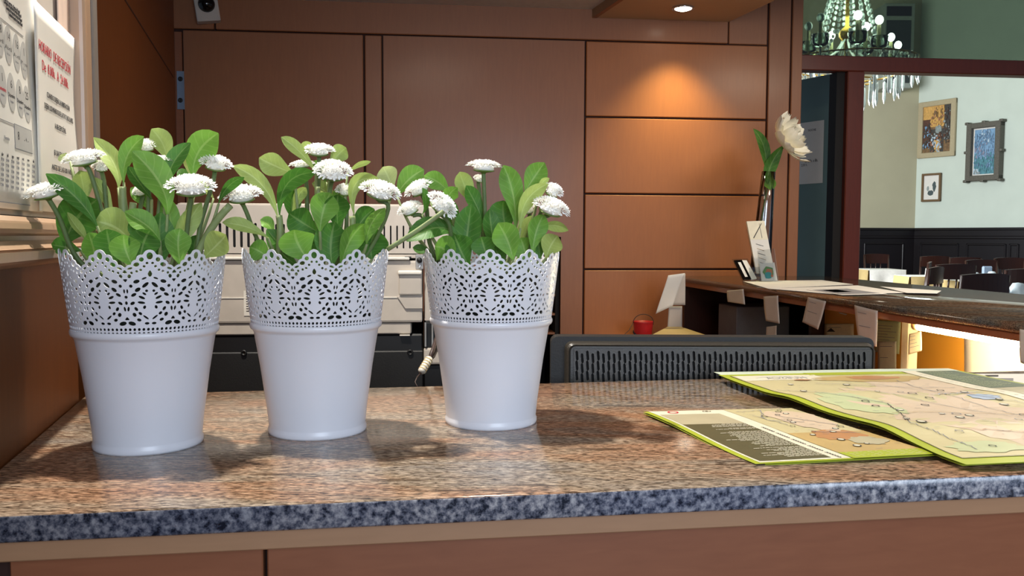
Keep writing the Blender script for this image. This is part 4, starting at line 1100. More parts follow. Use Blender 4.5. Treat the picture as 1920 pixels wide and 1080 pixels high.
# band, body, right column
q = MB(); zR1 = cp(560, 484)[1]; zR2 = cp(560, 492)[1]
q.box(COP, xL, cp(781, 480)[0], -.30, -.0005, zR1, zV2 - .0015, M['copier'], .001)
q.box(COP, xL, cp(768, 480)[0], -.10, .005, zR1 - .003, zR1 + .002, M['copier_w'], .002, 2)  # highlight along the ridge put into a whiter plastic
q.build('ridge_band', root)
q = MB(); q.box(COP, xL, cp(792, 540)[0], -.45, 0, cp(560, 606)[1], zR1 - .004, M['copier'], .004, 2)
q.box(COP, xL, cp(771, 540)[0], -.44, -.003, zB2, cp(560, 607)[1], M['copier'], .002); q.build('body_panel', root)
q = MB()   # moulded grip on the right of the panel
q.box(COP, cp(746, 500)[0], cp(791, 500)[0], .0, .010, cp(770, 515)[1], cp(770, 507)[1], M['copier_w'], .004, 3)  # highlight on the grip's top edge, coloured in as whiter plastic
q.box(COP, cp(748, 500)[0], cp(791, 500)[0], .0, .006, cp(770, 553)[1], cp(770, 515)[1], M['copier'], .004, 2)
q.prism(COP, [cp(745, 556), cp(792, 552), cp(792, 578), cp(760, 578)], .0, .003, M['copier'])
q.box(COP, xL, cp(745, 556)[0], .0, .0012, cp(600, 559)[1], cp(600, 557)[1], M['copier_w'])
q.build('grip', root)
q = MB(); q.box(COP, cp(779, 490)[0], cp(794, 490)[0], -.02, .001, cp(786, 505)[1], cp(786, 477)[1], M['copier_grey'], .001)
bc = cp(786.5, 488); q.lathe(COP(bc[0], .001, bc[1]), [(0, .004), (.0030, .004), (.0044, .002), (.0052, 0)], 14, M['black'], COP.n)
bc = cp(786.5, 499); q.lathe(COP(bc[0], .001, bc[1]), [(0, .0005), (.0012, .0005), (.002, .002), (.0026, 0)], 12, M['chrome'], COP.n)
q.build('hinge_plate', root)
q = MB(); q.box(COP, cp(759, 480)[0], cp(771, 480)[0], -.002, .0008, cp(765, 484.5)[1], cp(765, 481)[1], M['black']); q.build('latch', root)
q = MB(); q.box(COP, cp(796, 500)[0], xRR, -.5, -.003, cp(800, 604)[1], zT - .004, M['copier'], .003); q.build('side_column', root)
q = MB(); q.box(COP, cp(794.5, 500)[0], xRR + .06, -.5, -.004, cp(800, 652)[1], cp(800, 605)[1], M['black'], .001)
q.box(COP, cp(796, 500)[0], cp(799, 500)[0], -.1, .001, cp(800, 650)[1], cp(800, 605)[1], M['copier_grey'])
q.box(COP, cp(809, 500)[0], cp(812, 500)[0], -.1, .001, cp(800, 650)[1], cp(800, 605)[1], M['copier_grey'])
q.build('side_slot', root)
q = MB(); q.box(COP, cp(794, 500)[0], xRR, -.2, -.001, cp(800, 684)[1], cp(800, 653)[1], M['copier'], .004, 2); q.build('corner_block', root)
q = MB(); q.box(COP, xL - .002, cp(793, 500)[0], -.5, -.006, zLb, zB2 - .0006, M['black'], .003)
q.box(COP, xL - .002, cp(793, 500)[0], -.3, -.002, zLb, cp(560, 660)[1], M['black_soft'], .002)
q.box(COP, cp(793.5, 500)[0], cp(1010, 500)[0], -.5, -.006, zLb, cp(560, 686)[1], M['black'], .003)
for (x, y) in ((457, 662), (769, 661)):
    bc = cp(x, y); q.lathe(COP(bc[0], -.002, bc[1]), [(0, .001), (.0020, .001), (.0030, .003), (.0048, .003), (.0055, 0)], 16, M['black'], COP.n)
q.box(COP, cp(749, 500)[0], cp(768, 500)[0], -.01, .001, cp(760, 629.5)[1], cp(760, 628)[1], M['copier_w'])
q.build('base_unit', root)
q = MB(); a, c1 = cp(457, 545); a1 = cp(470, 590)[0]; c0 = cp(460, 592)[1]
q.box(COP, a, a1, .0005, .001, c0, c1, M['copier_w'])
for k in range(9): q.box(COP, a + .004, a1 - .002, .001, .0012, c1 - .003 - k * .0042, c1 - .0015 - k * .0042, M['ink'])
q.build('sticker', root)
# ------------------------------------------------------------------ plug of a brown lead by the copier
pk = lambda x, y, d: onY(x, y, d)
root = thing('cable', pk(800, 700, 1.30), 'brown lead with a clear banded plug hanging between middle and right pots', 'cable')
q = MB(); q.tube([COP(cp(828, 607)[0], .002, cp(828, 607)[1]), pk(824, 622, 1.40), pk(820, 630, 1.35), pk(812, 655, 1.33), pk(806, 672, 1.31)], .0035, 8, M['cable'])
q.tube([COP(cp(832, 607)[0], .002, cp(832, 607)[1]), pk(830, 622, 1.42), pk(826, 640, 1.36), pk(813, 668, 1.33), pk(807, 673, 1.31)], .0028, 8, M['cable']); q.build('lead', root)
q = MB(); P_, T_ = pk(806, 671, 1.31), pk(789, 699, 1.29); 
q.tube([P_, P_.lerp(T_, .1), P_.lerp(T_, .9), T_], [.0045, .0062, .0062, .004], 12, M['copier_w'])
for k in range(5): s_ = P_.lerp(T_, .15 + .16 * k); s2 = P_.lerp(T_, .19 + .16 * k); q.tube([s_, s2], .0068, 12, M['folder'])
q.build('plug', root)
q = MB(); q.tube([T_, pk(782, 707, 1.28), pk(778, 716, 1.27), pk(790, 740, 1.26)], .0009, 6, M['cable']); q.build('wire_tail', root)
# ------------------------------------------------------------------ work desk, monitor
YM = 1.155
MO = Frame((0, YM, 0), (1, 0, 0), (0, -1, 0))
def mp_(x, y, b=0.0): return MO.px(x, y, b)
root = thing('work_desk', (.45, 1.5, 0), 'dark office worktop low behind the counter, under the black monitor', 'desk')
q = MB(); q.box(WORLD, .02, .70, 1.12, 1.40, .72, .75, M['black_soft'], .002); q.build('worktop', root)
for x in (.03, .67):
    for y in (1.13, 1.37): q = MB(); q.box(WORLD, x, x + .02, y, y + .02, 0, .7195, M['black_soft']); q.build('leg', root)
mxl = mp_(1034, 650)[0]; mxr = mp_(1648, 650)[0]; mzt = mp_(1300, 634.5)[1]; mzb = mzt - .26
root = thing('monitor', MO((mxl + mxr) / 2, -.03, .751), 'black computer monitor seen from behind its slotted back, against the far counter edge', 'monitor')
def rrect(x0, x1, z0, z1, r, n=5):
    pts = []
    for cx, cz, a0 in ((x1 - r, z1 - r, 0), (x0 + r, z1 - r, 90), (x0 + r, z0 + r, 180), (x1 - r, z0 + r, 270)):
        for k in range(n + 1): a = R(a0 + 90 * k / n); pts.append((cx + r * math.cos(a), cz + r * math.sin(a)))
    return pts
q = MB(); q.prism(MO, rrect(mxl, mxr, mzb, mzt, .010), -.045, -.016, M['black_soft']); q.build('casing', root)
q = MB(); q.prism(MO, rrect(mxl + .01, mxr - .01, mzb + .01, mzt - .008, .004), -.047, -.0452, M['black_gloss']); q.build('screen', root)
# tapered back shell with a bevelled rim
x0, zt1 = mp_(1060, 642); x1 = mp_(1645, 642)[0]; zc = mp_(1300, 655)[1]; xi0 = mp_(1076, 660)[0]; xi1 = mp_(1638, 660)[0]
q = MB(); o_ = rrect(x0, x1, mzb + .01, zt1, .010); i_ = rrect(xi0, xi1, mzb + .02, zc, .006)
o2 = rrect(x0 + .002, x1 - .002, mzb + .012, zt1 - .0015, .009)
n_ = len(o_); vs = [MO(a, -.016, c) for a, c in o_] + [MO(a, -.003, c) for a, c in o2] + [MO(a, 0, c) for a, c in rrect(x0 + .005, x1 - .005, mzb + .014, zt1 - .0035, .008)] + [MO(a, -.004, c) for a, c in rrect(xi0 - .004, xi1 + .004, mzb + .018, zc + .003, .007)] + [MO(a, -.004, c) for a, c in i_]
fs = [[k * n_ + i, k * n_ + (i + 1) % n_, (k + 1) * n_ + (i + 1) % n_, (k + 1) * n_ + i] for k in range(4) for i in range(n_)]
q.add(vs, fs, M['monitor']); q.build('back_shell', root)
sl = []
zs0 = [mp_(1300, y)[1] for y in (663, 677, 686, 700, 708, 722)]
pitch = (mp_(1400, 670)[0] - mp_(1380, 670)[0]) / 2
rr = pitch * .24; hh = (mp_(1300, 660)[1] - mp_(1300, 674)[1]) / 2
xs0 = mp_(1082, 670)[0]; nn = int((mp_(1634, 670)[0] - xs0) / pitch)
for i in range(nn):
    for row in range(3):
        zz = mp_(1300, (668, 687, 706)[row] + (5 if i % 2 else 0))[1]
        sl.append((xs0 + i * pitch, zz, hh, rr, R(5)))
slot_plate('vent_grille', MO, xi0, xi1, mp_(1300, 735)[1], zc, -.0035, .0015, sl, 'monitor', root, n=3)
q = MB(); q.box(MO, xi0 + .002, xi1 - .002, -.012, -.006, mp_(1300, 732)[1], zc - .002, M['pit']); q.build('inner_back', root)
q = MB(); xm = (mxl + mxr) / 2
q.box(MO, xm - .03, xm + .03, -.0155, -.0045, .76, mzb + .06, M['black_soft'], .002); q.build('neck', root)
q = MB(); q.box(MO, xm - .12, xm + .12, -.15, .02, .751, .762, M['black_soft'], .003); q.build('foot', root)
# ------------------------------------------------------------------ motion detector and door hinge
pd = onPlane(388, 15, LEFT2.o + WALL.n * 0, WALL.n) if False else WALL(wp(388, 15, .06)[0], .05, wp(388, 15, .06)[1])
ctr = onPlane(388, 13, WALL(0, .06, 0), WALL.n)
fwdv = (CAM - ctr); fwdv.z = 0; fwdv.normalize()
tilt = Matrix.Rotation(R(8), 3, fwdv)
e1 = tilt @ Vector((0, 0, 1)).cross(fwdv); up = tilt @ Vector((0, 0, 1))
SD = Frame(ctr, e1 * -1 if e1.dot(Vector((1, 0, 0))) < 0 else e1, fwdv, up)
root = thing('motion_detector', ctr - Vector((0, 0, .07)), 'pale box with a shiny black dome fixed high in the left corner', 'detector')
q = MB(); q.box(SD, -.046, .046, -.055, .0, -.056, .075, M['paper_grey'], .006, 2); q.build('housing', root)
q = MB(); q.sphere(SD(0, -.004, .012), .034, M['black_gloss'], 20, 12); q.build('dome', root)
q = MB(); q.box(SD, -.01, .01, -.12, -.0545, -.01, .02, M['black']); q.build('bracket', root)
hx0, hz1 = wp(331, 133, .003); hx1 = wp(345, 133, .003)[0]; hz0 = wp(335, 205, .003)[1]
root = thing('door_hinge', WALL((hx0 + hx1) / 2, .002, hz0), 'pale steel hinge plate with two screws on the door jamb', 'hinge')
q = MB(); q.box(WALL, hx0, hx1, .0008, .003, hz0, hz1, M['steel'], .0008); q.build('plate', root)
for y in (148, 188):
    a, c = wp(338, y, .003); q = MB(); q.lathe(WALL(a, .003, c), [(0, .001), (.004, .001), (.008, .0035), (.010, 0)], 16, M['black'], WALL.n); q.build('screw', root)
# ------------------------------------------------------------------ reception desk on the right
ZD = 1.117
N0 = onZ(1287, 520.8, ZD); N1 = onZ(1920, 607.5, ZD)
eK = (N1 - N0).normalized(); nK = Vector((-eK.y, eK.x, 0)); nK = nK if nK.x < 0 else -nK      # toward the clerk
DK = Frame((N0.x, N0.y, 0), eK, nK)
def kp(x, y, b=0.0): return DK.px(x, y, b)
L = (N1 - N0).length
F0 = onZ(1605, 520, ZD); F1 = onZ(1920, 552, ZD)
wid = abs((F1 - N0).dot(nK)); wid0 = abs((F0 - N0).dot(nK)); print('desk width', wid, wid0, 'len', L, 'N0', N0, N1, eK)
aWall = -((N0 - WALL.o).dot(WALL.n) - .010) / eK.dot(WALL.n)
def deskpt(a, b): p = DK(a, -b, 0); return (p.x, p.y)
root = thing('reception_desk', DK(1.2, -.3, 0), 'wooden reception desk with a speckled stone top, running from the panelled wall toward the right', 'desk')
q = MB(); bm = bmesh.new()
a_end = L + .55
WD = wid
def far_at(b):   # where the slab meets the wall line for a given depth b
    p = DK(0, -b, 0); return -((p - WALL.o).dot(WALL.n) - .012) / eK.dot(WALL.n)
sideb = .62
poly = [DK(far_at(0), 0, 0), DK(a_end, 0, 0), DK(a_end, -WD, 0), DK(far_at(0) + .04, -WD, 0)]
vt = [bm.verts.new((p.x, p.y, ZD)) for p in poly]; vb = [bm.verts.new((p.x, p.y, ZD - .020)) for p in poly]
bm.faces.new(vt); bm.faces.new(vb[::-1])
for i in range(4): bm.faces.new((vt[i], vb[i], vb[(i + 1) % 4], vt[(i + 1) % 4]))
bmesh.ops.recalc_face_normals(bm, faces=bm.faces)
bmesh.ops.bevel(bm, geom=[e for e in bm.edges if abs(e.verts[0].co.z - e.verts[1].co.z) < 1e-5], offset=.003, segments=2, affect='EDGES')
bm.verts.ensure_lookup_table(); q.add([v.co.copy() for v in bm.verts], [[v.index for v in f.verts] for f in bm.faces], M['granite_desk'], True); bm.free()
q.build('stone_top', root)
ap = ZD - .02 - kp(1600, 589, -.008)[1]; print('apron', ap)
aP0 = kp(1546, 600, -.30)[0]
q = MB(); q.box(DK, far_at(0) + .03, a_end - .02, -.030, -.008, ZD - .02 - ap, ZD - .0205, M['wood_front']); q.build('apron', root)
q = MB(); q.box(DK, aP0, a_end - .03, -.32, -.30, .845, ZD - .0205, M['yellow_ply']); q.build('back_board', root)
q = MB(); q.box(DK, far_at(0) + .045, a_end - .03, -WD + .03, -WD + .06, 0, ZD - .0205, M['chair_wood']); q.build('front_board', root)  # kneehole shade put into the colour: darker wood than the apron
q = MB(); q.box(DK, far_at(0) + .045, far_at(0) + .060, -WD + .061, -.031, .845, ZD - .0205, M['chair_wood']); q.build('end_board', root)  # same dark wood, standing in for shade at the wall end
q = MB(); q.box(DK, aP0 - .02, aP0 - .001, -WD + .061, -.25, .845, ZD - .0205, M['chair_wood']); q.build('divider', root)  # dark wood here too, shade of the kneehole in its colour
a0_, a1_ = kp(1689, 640, -.14)[0], kp(1703, 640, -.14)[0]
q = MB(); q.box(DK, a0_, a1_, -.17, -.14, .845, ZD - .0205, M['paper_cream'], .003); q.build('post', root)
# lower worktop
w0 = wp(1092, 620)[0]
q = MB()
pA = WALL(w0, .02, 0); pB = WALL(w0, .62, 0); pC = DK(.55, .35, 0); pD = DK(a_end - .6, .35, 0); pE = DK(a_end - .6, -WD + .062, 0); pF = DK(far_at(.0) + .07, -WD + .062, 0)
q.slab([(p.x, p.y) for p in (pA, pB, pC, pD, pE, pF)], .815, .84, M['wood_front']); q.build('worktop', root)
for a, b in ((a_end - .65, .3),):
    q = MB(); q.box(DK, a, a + .04, b - .04, b, 0, .8145, M['wood_front']); q.build('leg', root)
q = MB(); p = WALL(w0 + .03, .1, 0); q.box(WORLD, p.x, p.x + .04, p.y - .04, p.y, 0, .8145, M['wood_front']); q.build('leg', root)
# fluorescent tube
t0 = kp(1722, 613, -.06); t1 = kp(1916, 641, -.06)
root = thing('tube_lamp', DK((t0[0] + t1[0]) / 2, -.06, t0[1] - .02), 'glowing fluorescent tube lamp under the stone desk top on the right', 'lamp')
z_t = (t0[1] + t1[1]) / 2; print('tube z', z_t, t0, t1)
q = MB(); q.tube([DK(t0[0] + .004, -.06, z_t), DK(t0[0] + .010, -.06, z_t), DK(t1[0], -.06, z_t)], .011, 14, M['tube']); q.build('tube', root)
q = MB(); q.tube([DK(t0[0] - .014, -.06, z_t), DK(t0[0] + .003, -.06, z_t)], .012, 14, M['candle']); q.box(DK, t0[0] - .014, t1[0] + .02, -.075, -.045, z_t + .013, ZD - .0208, M['paper_cream']); q.build('fitting', root)
# papers
def quad_sheet(pts, m, label, nm='paper_note', cat='note', group=None, lines=0, curl=.004, nrm=None, parent=None):
    """pts: TL, TR, BR, BL world points"""
    TL, TR, BR, BL = pts; n_ = (TR - TL).cross(BL - TL).normalized()
    if n_.dot(CAM - TL) < 0: n_ = -n_
    ph = random.random() * 3
    def S(u, v, off=0): return TL.lerp(TR, u).lerp(BL.lerp(BR, u), v) + n_ * (off + curl * math.sin(v * 2.6 + ph + u))
    q = MB(); q.grid(S, 8, 10, M[m])
    for k in range(lines):
        v = .15 + .7 * k / max(1, lines); u1 = random.uniform(.5, .85)
        q.grid(lambda u, w: S(u, w, .0006), 6, 1, M['ink_grey'], False, .14, u1, v, v + .018)
    return tag(q.build(nm, solid=.0004), label, cat, group)
def kq(pp, b): return [DK(kp(x, y, b)[0], b, kp(x, y, b)[1]) for x, y in pp]
notes = [
    ([(1364, 545), (1395, 542), (1396, 571), (1364, 566)], 'small blank note taped under the stone desk edge, leftmost of the hanging notes', 0),
    ([(1432, 556), (1460, 554), (1461, 607), (1436, 602)], 'narrow blank note hanging under the desk edge, second from the left', 0),
    ([(1516, 557), (1549, 565), (1533, 618), (1503, 604)], 'handwritten note hanging askew under the desk edge, third from the left', 2),
    ([(1603, 572), (1647, 583), (1642, 650), (1610, 645)], 'large white note hanging under the desk edge, above the right end of the monitor', 2),
    ([(1912, 617), (1940, 622), (1940, 690), (1914, 680)], 'white note hanging under the desk edge at the right border', 0)]
for pp, lab, ln in notes: quad_sheet(kq(pp, .004), 'paper_grey', lab, lines=ln, curl=.002, group='notes hanging from the desk edge')
quad_sheet(kq([(1707, 626), (1729, 621), (1726, 658), (1702, 665)], -.10), 'paper_cream', 'small curled note with writing, right of the cream post under the desk', lines=4, curl=.003)
cards = [
    ([(1546, 607), (1601, 607), (1601, 650), (1546, 650)], 'paper_cream', 'cream card with a small triangle sign, pinned under the desk at the left', 2),
    ([(1640, 600), (1689, 603), (1686, 664), (1640, 660)], 'map_green', 'pale greenish list sheet pinned under the desk beside the cream post', 8),
    ([(1646, 640), (1681, 640), (1680, 700), (1646, 700)], 'map_cream', 'cream form with a blue line near its foot, pinned below the greenish list', 2)]
for k, (pp, m, lab, ln) in enumerate(cards):
    o = quad_sheet(kq(pp, -.296 + .004 * k), m, lab, lines=ln, curl=.0005)
tri = kq([(1550, 622), (1566, 622), (1558, 615)], -.293)
q = MB(); q.add(tri, [(0, 1, 2)], M['ink']); tag(q.build('triangle_sign', solid=.0003), 'tiny dark triangle sign on the cream card under the desk', 'sign')
quad_sheet(kq([(1572, 585), (1589, 589), (1586, 591), (1574, 588)], -.296), 'paper', 'tiny torn white scrap stuck above the cream card under the desk', curl=.0002)
quad_sheet(kq([(1808, 620), (1960, 640), (1960, 760), (1808, 712)], -.296), 'paper', 'large white sheet on the yellow board, lit by the tube lamp', curl=.0002)
# sheets hanging at the wall end of the desk
def yq(pp, Y): return [onY(x, y, Y) for x, y in pp]
q_ = [([(1256, 520), (1285, 513), (1285, 572), (1250, 572)], 3.44, 'paper_grey', 'pale squarish sheet hanging behind the curled one at the wall end of the desk', .001),
      ([(1252, 516), (1284, 512), (1262, 574), (1230, 589)], 3.42, 'paper', 'curled white sheet hanging from the wall end of the desk top', .010),
      ([(1254, 574), (1279, 574), (1279, 618), (1251, 618)], 3.46, 'paper_grey', 'lower grey sheet hanging below the curled one at the wall end of the desk', .002)]
for pp, Y, m, lab, c_ in q_: quad_sheet(yq(pp, Y), m, lab, 'hanging_sheet', 'sheet', 'sheets at the wall end of the desk', curl=c_)
# things on the worktop
ft = .925
pp = [onZ(x, y, ft) for x, y in ((1262, 608), (1328, 630), (1300, 652), (1212, 634))]
root = thing('storage_box', (pp[0] + pp[2]) / 2 - Vector((0, 0, ft - .841)), 'flat beige box with folded flaps lying on the worktop beside the red basket', 'box')
q = MB(); q.slab([(p.x, p.y) for p in pp], .841, ft - .006, M['folder']); q.build('tray', root)
q = MB(); q.slab([((p - (pp[0] + pp[2]) / 2) * 1.03 + (pp[0] + pp[2]) / 2)[:2] for p in pp], ft - .0055, ft, M['folder']); q.build('lid', root)
pb = onZ(1204, 640, .841); pb = Vector((onY(1211, 620, 3.52).x - .012, 3.52, .841))
root = thing('basket', pb, 'small red basket with black dots and a thin black handle near the orange wall', 'basket')
q = MB(); q.lathe(pb, [(0, .0), (.030, 0), (.033, .004), (.041, .095), (.043, .100), (.039, .100), (.030, .006), (0, .006)], 28, M['red'])
for k in range(26):
    a = k * 2.4; h = .016 + .074 * ((k * .618) % 1); r = .0332 + .0088 * h / .1
    c = pb + Vector((r * math.cos(a), r * math.sin(a), h)); q.sphere(c, .0042, M['ink'], 8, 6)
q.build('bucket', root)
q = MB(); hp = [pb + Vector((.042 * math.cos(t_), -.01, .095 + .035 * math.sin(t_))) for t_ in [math.pi * i / 14 for i in range(15)]]
q.tube(hp, .0015, 6, M['ink']); q.tube([hp[-1], hp[-1] + Vector((-.02, -.02, -.03)), hp[-1] + Vector((-.07, -.05, -.07)), hp[-1] + Vector((-.12, -.06, -.0925))], .0012, 6, M['ink']); q.build('handle', root)
pp = [onZ(x, y, .8415) for x, y in ((1126, 633.5), (1190, 633.5), (1188, 640), (1112, 640))]
q = MB(); q.slab([(p.x, p.y) for p in pp][::-1], .8405, .8425, M['paper']); tag(q.build('paper_sheet'), 'white paper lying on the worktop left of the red basket', 'paper')
pc = Vector((onY(1291, 640, 2.70).x, 2.70, .841)); zt_ = onY(1291, 630, 2.70).z
root = thing('bottle', pc, 'bottle with a dark blue cap just peeping over the monitor', 'bottle')
q = MB(); q.lathe(pc, [(0, 0), (.022, 0), (.024, .004), (.024, zt_ - .841 - .04), (.010, zt_ - .841 - .022), (.010, zt_ - .841 - .018), (0, zt_ - .841 - .018)], 24, M['clear']); q.build('body', root)
q = MB(); q.lathe(pc, [(0, zt_ - .841 - .017), (.0135, zt_ - .841 - .017), (.0135, zt_ - .841 - .001), (.0125, zt_ - .841), (0, zt_ - .841)], 24, M['blue']); q.build('cap', root)
# dim things in the kneehole
p0 = onY(1255, 560, 3.35).x
bx0 = DK(.30, -.10, 0)
q = MB(); q.box(DK, .16, .34, -.30, -.08, .8415, 1.02, M['shadow_grey'], .003); tag(q.build('document_box'), 'dark grey document box in the shade under the wall end of the desk', 'box')
A1_, B1_ = DK(.62, -.07, .902), DK(.70, -.07, .985)
quad_sheet([A1_ + Vector((0, 0, .07)), B1_, B1_ - Vector((0, 0, .05)), A1_], 'paper_grey', 'folded pale sheet leaning in the shade under the desk, below the leftmost note', curl=.001)
# ---------------- on the desk top
def on_desk(x, y, h=0.0): return onZ(x, y, ZD + h)
def flat_sheet(pp, h, label, nm='leaflet', m='paper', prints=()):
    P_ = [onZ(x, y, ZD + h) for x, y in pp]
    q = MB(); q.slab([(p.x, p.y) for p in P_], ZD + h - .0007, ZD + h, M[m])
    TL, TR, BR, BL = P_
    for u0, u1, v0, v1, mm in prints:
        vs = [TL.lerp(TR, u).lerp(BL.lerp(BR, u), v) + Vector((0, 0, .0004)) for u, v in ((u0, v0), (u1, v0), (u1, v1), (u0, v1))]
        q.add(vs, [(0, 1, 2, 3)], M[mm])
    o = tag(q.build(nm), label, 'leaflet', 'leaflets spread on the stone desk top'); return o
flat_sheet([(1392, 527), (1540, 525), (1600, 533), (1440, 541)], .0014, 'white leaflet on the stone desk top just in front of the card holder')
flat_sheet([(1440, 541), (1608, 535), (1700, 549), (1560, 551)], .0022, 'white leaflet with grey print, second from the card holder on the stone desk')
flat_sheet([(1512, 543), (1585, 540), (1664, 551), (1578, 553)], .0034, 'leaflet with a blue picture lying on the white ones on the stone desk', prints=((.06, .94, .1, .9, 'ink_grey'), (.2, .6, .2, .6, 'map_blue')))
flat_sheet([(1650, 537), (1765, 545), (1757, 550), (1700, 549)], .0046, 'white sheet farthest right among the leaflets on the stone desk')
# tall leaflet holder
def board(pp, Y0, Y1, th, m):   # sheet leaning between depth Y0 (bottom) and Y1 (top)
    TL = onY(*pp[0], Y1); TR = onY(*pp[1], Y1); BR = onY(*pp[2], Y0); BL = onY(*pp[3], Y0)
    return TL, TR, BR, BL
YH = 3.33
def block(q, P_, th, m):
    n_ = (P_[1] - P_[0]).cross(P_[3] - P_[0]).normalized(); n_ = n_ if n_.dot(CAM - P_[0]) > 0 else -n_
    vs = list(P_) + [p - n_ * th for p in P_]
    q.add(vs, [(3, 2, 1, 0), (4, 5, 6, 7), (0, 1, 5, 4), (1, 2, 6, 5), (2, 3, 7, 6), (3, 0, 4, 7)], M[m]); return n_
def sub(P_, u0, u1, v0, v1, n_, off):
    TL, TR, BR, BL = P_
    return [TL.lerp(TR, u).lerp(BL.lerp(BR, u), v) + n_ * off for u, v in ((u0, v0), (u1, v0), (u1, v1), (u0, v1))]
zb_ = onY(1440, 526, YH).z
root = thing('leaflet_holder', (onY(1440, 526, YH).x, YH, ZD + .0005), 'clear leaflet holder with tall white leaflets and a coloured emblem before the glass vase', 'leaflet holder')
P_ = board([(1400, 415), (1433, 414), (1453, 512), (1419, 512)], YH, YH + .06, 0, '')
q = MB(); n_ = block(q, P_, .012, 'paper'); 
q.add(sub(P_, 0, 1, 0, .36, n_, .0006), [(3, 2, 1, 0)], M['map_cream'])
v0 = sub(P_, .2, .8, .05, .33, n_, .001)
q.tube([v0[1], v0[0].lerp(v0[2], .5) + n_ * .001, v0[3]], .0016, 5, M['ink']); q.tube([v0[0].lerp(v0[1], .8), v0[2].lerp(v0[3], .2)], .001, 5, M['ink_grey'])
v1 = sub(P_, .28, .66, .42, .86, n_, .001)
for k in range(5):
    a = v1[0].lerp(v1[3], k / 5 + .05); b = v1[1].lerp(v1[2], k / 5 + .15); q.tube([a, a.lerp(b, .5) + n_ * .001, b], .0011, 5, M['map_pink' if k % 2 else 'ink_grey'])
q.build('leaflet', root)
P2 = board([(1424, 494), (1452, 492), (1458, 526), (1428, 527)], YH - .03, YH - .02, 0, '')
q = MB(); n2 = block(q, P2, .003, 'paper')
ce = sub(P2, .5, .5, .55, .55, n2, .001)[0]; e_u = (P2[1] - P2[0]).normalized(); e_v = (P2[0] - P2[3]).normalized()
def blob(cx, cy, r, m, off, n=9, j=.2):
    q.add([ce + e_u * (cx + r * math.cos(2 * math.pi * i / n) * (1 + j * (i % 2))) + e_v * (cy + r * math.sin(2 * math.pi * i / n) * (1 + j * (i % 2))) + n2 * off for i in range(n)], [list(range(n))], M[m])
blob(0, .004, .019, 'greenp', .0002, 10); blob(.003, .002, .013, 'orange', .0004); blob(-.002, -.010, .013, 'teal', .0006, 8); blob(.012, -.013, .005, 'orange', .0008)
q.build('emblem_card', root)
P3 = board([(1420, 470), (1452, 466), (1460, 527), (1424, 528)], YH - .045, YH - .015, 0, '')
q = MB(); block(q, P3, .0015, 'clear'); 
P4 = board([(1399, 430), (1436, 430), (1456, 527), (1420, 527)], YH + .012, YH + .085, 0, ''); block(q, P4, .0015, 'clear'); q.build('acrylic_stand', root)
root = thing('card_holder', (onY(1395, 526, YH).x, YH, ZD + .0005), 'clear business card holder with black and white cards, left of the tall leaflets', 'card holder')
P_ = board([(1376, 488), (1391, 487), (1409, 523), (1394, 524)], YH - .02, YH + .02, 0, '')
q = MB(); n_ = block(q, P_, .008, 'black_gloss'); q.add(sub(P_, .35, .7, .12, .88, n_, .0006), [(3, 2, 1, 0)], M['paper']); q.build('card', root)
P_ = board([(1391, 488), (1400, 488), (1419, 522), (1409, 524)], YH - .02, YH + .02, 0, '')
q = MB(); block(q, P_, .008, 'paper'); q.build('card', root)
P_ = board([(1372, 486), (1402, 485), (1422, 526), (1392, 528)], YH - .005, YH + .04, 0, '')
q = MB(); block(q, P_, .0015, 'clear'); P_ = board([(1404, 502), (1424, 500), (1427, 526), (1408, 527)], YH - .03, YH - .02, 0, ''); block(q, P_, .0015, 'clear'); q.build('acrylic_stand', root)
# vase with a single large flower
YV = 3.47
vb_ = Vector((onY(1424, 500, YV).x, YV, ZD + .0005)); vt_ = onY(1441, 322, YV); ax = (vt_ - vb_); H_ = ax.length; ax.normalize()
root = thing('glass_vase', vb_, 'tall clear glass vase on the stone desk holding one white peony', 'vase')
q = MB(); q.lathe(vb_, [(0, .001), (.040, .0012), (.0415, .004), (.038, H_ * .3), (.031, H_ * .7), (.0275, H_), (.0262, H_), (.0295, H_ * .7), (.036, H_ * .3), (.038, .014), (0, .012)], 40, M['clear'], ax); q.build('glass_body', root)
root = thing('peony', vb_ + Vector((0, 0, .016)), 'single large white peony with green leaves standing in the glass vase', 'flower')
fc = onY(1487, 253, YV - .02); axf = Vector((.60, -.42, .55)).normalized()
t1_ = axf.orthogonal().normalized(); w1_ = axf.cross(t1_)
q = MB(); rnd = random.Random(5)
def petal_big(base, out, up, ln, w, cup, mat_):
    s = out.cross(up).normalized()
    def fn(u, v):
        x = (u - .5) * 2; ww = w * math.sin(math.pi * min(.98, .12 + .80 * v)) ** .7
        el = cup * v * 1.1; d = out * math.cos(el) + up * math.sin(el)
        edge = 1 - .12 * abs(math.sin(u * 9 + ln * 400)) * v
        return base + d * ln * v * edge + s * ww * x + up * (abs(x) ** 2 * ww * .35)
    q.grid(fn, 6, 6, mat_)
for lay, (n, r0, ln, w, tilt, cup) in enumerate(((9, .010, .098, .034, -.30, .9), (9, .010, .085, .032, .15, .8), (9, .008, .070, .027, .6, .6), (8, .006, .058, .022, .95, .4), (7, .003, .046, .016, 1.2, .25))):
    for i in range(n):
        a = 2 * math.pi * (i + lay * .37) / n + rnd.uniform(-.15, .15); rad = t1_ * math.cos(a) + w1_ * math.sin(a)
        tl = tilt + rnd.uniform(-.32, .32); out = rad * math.cos(tl) + axf * math.sin(tl); up = axf * math.cos(tl) - rad * math.sin(tl)
        petal_big(fc - axf * .045 + rad * r0, out, up, 1.22 * ln * rnd.uniform(.8, 1.12), w * rnd.uniform(.85, 1.1), cup * .8, M['peony'])
q.build('flower_head', root)
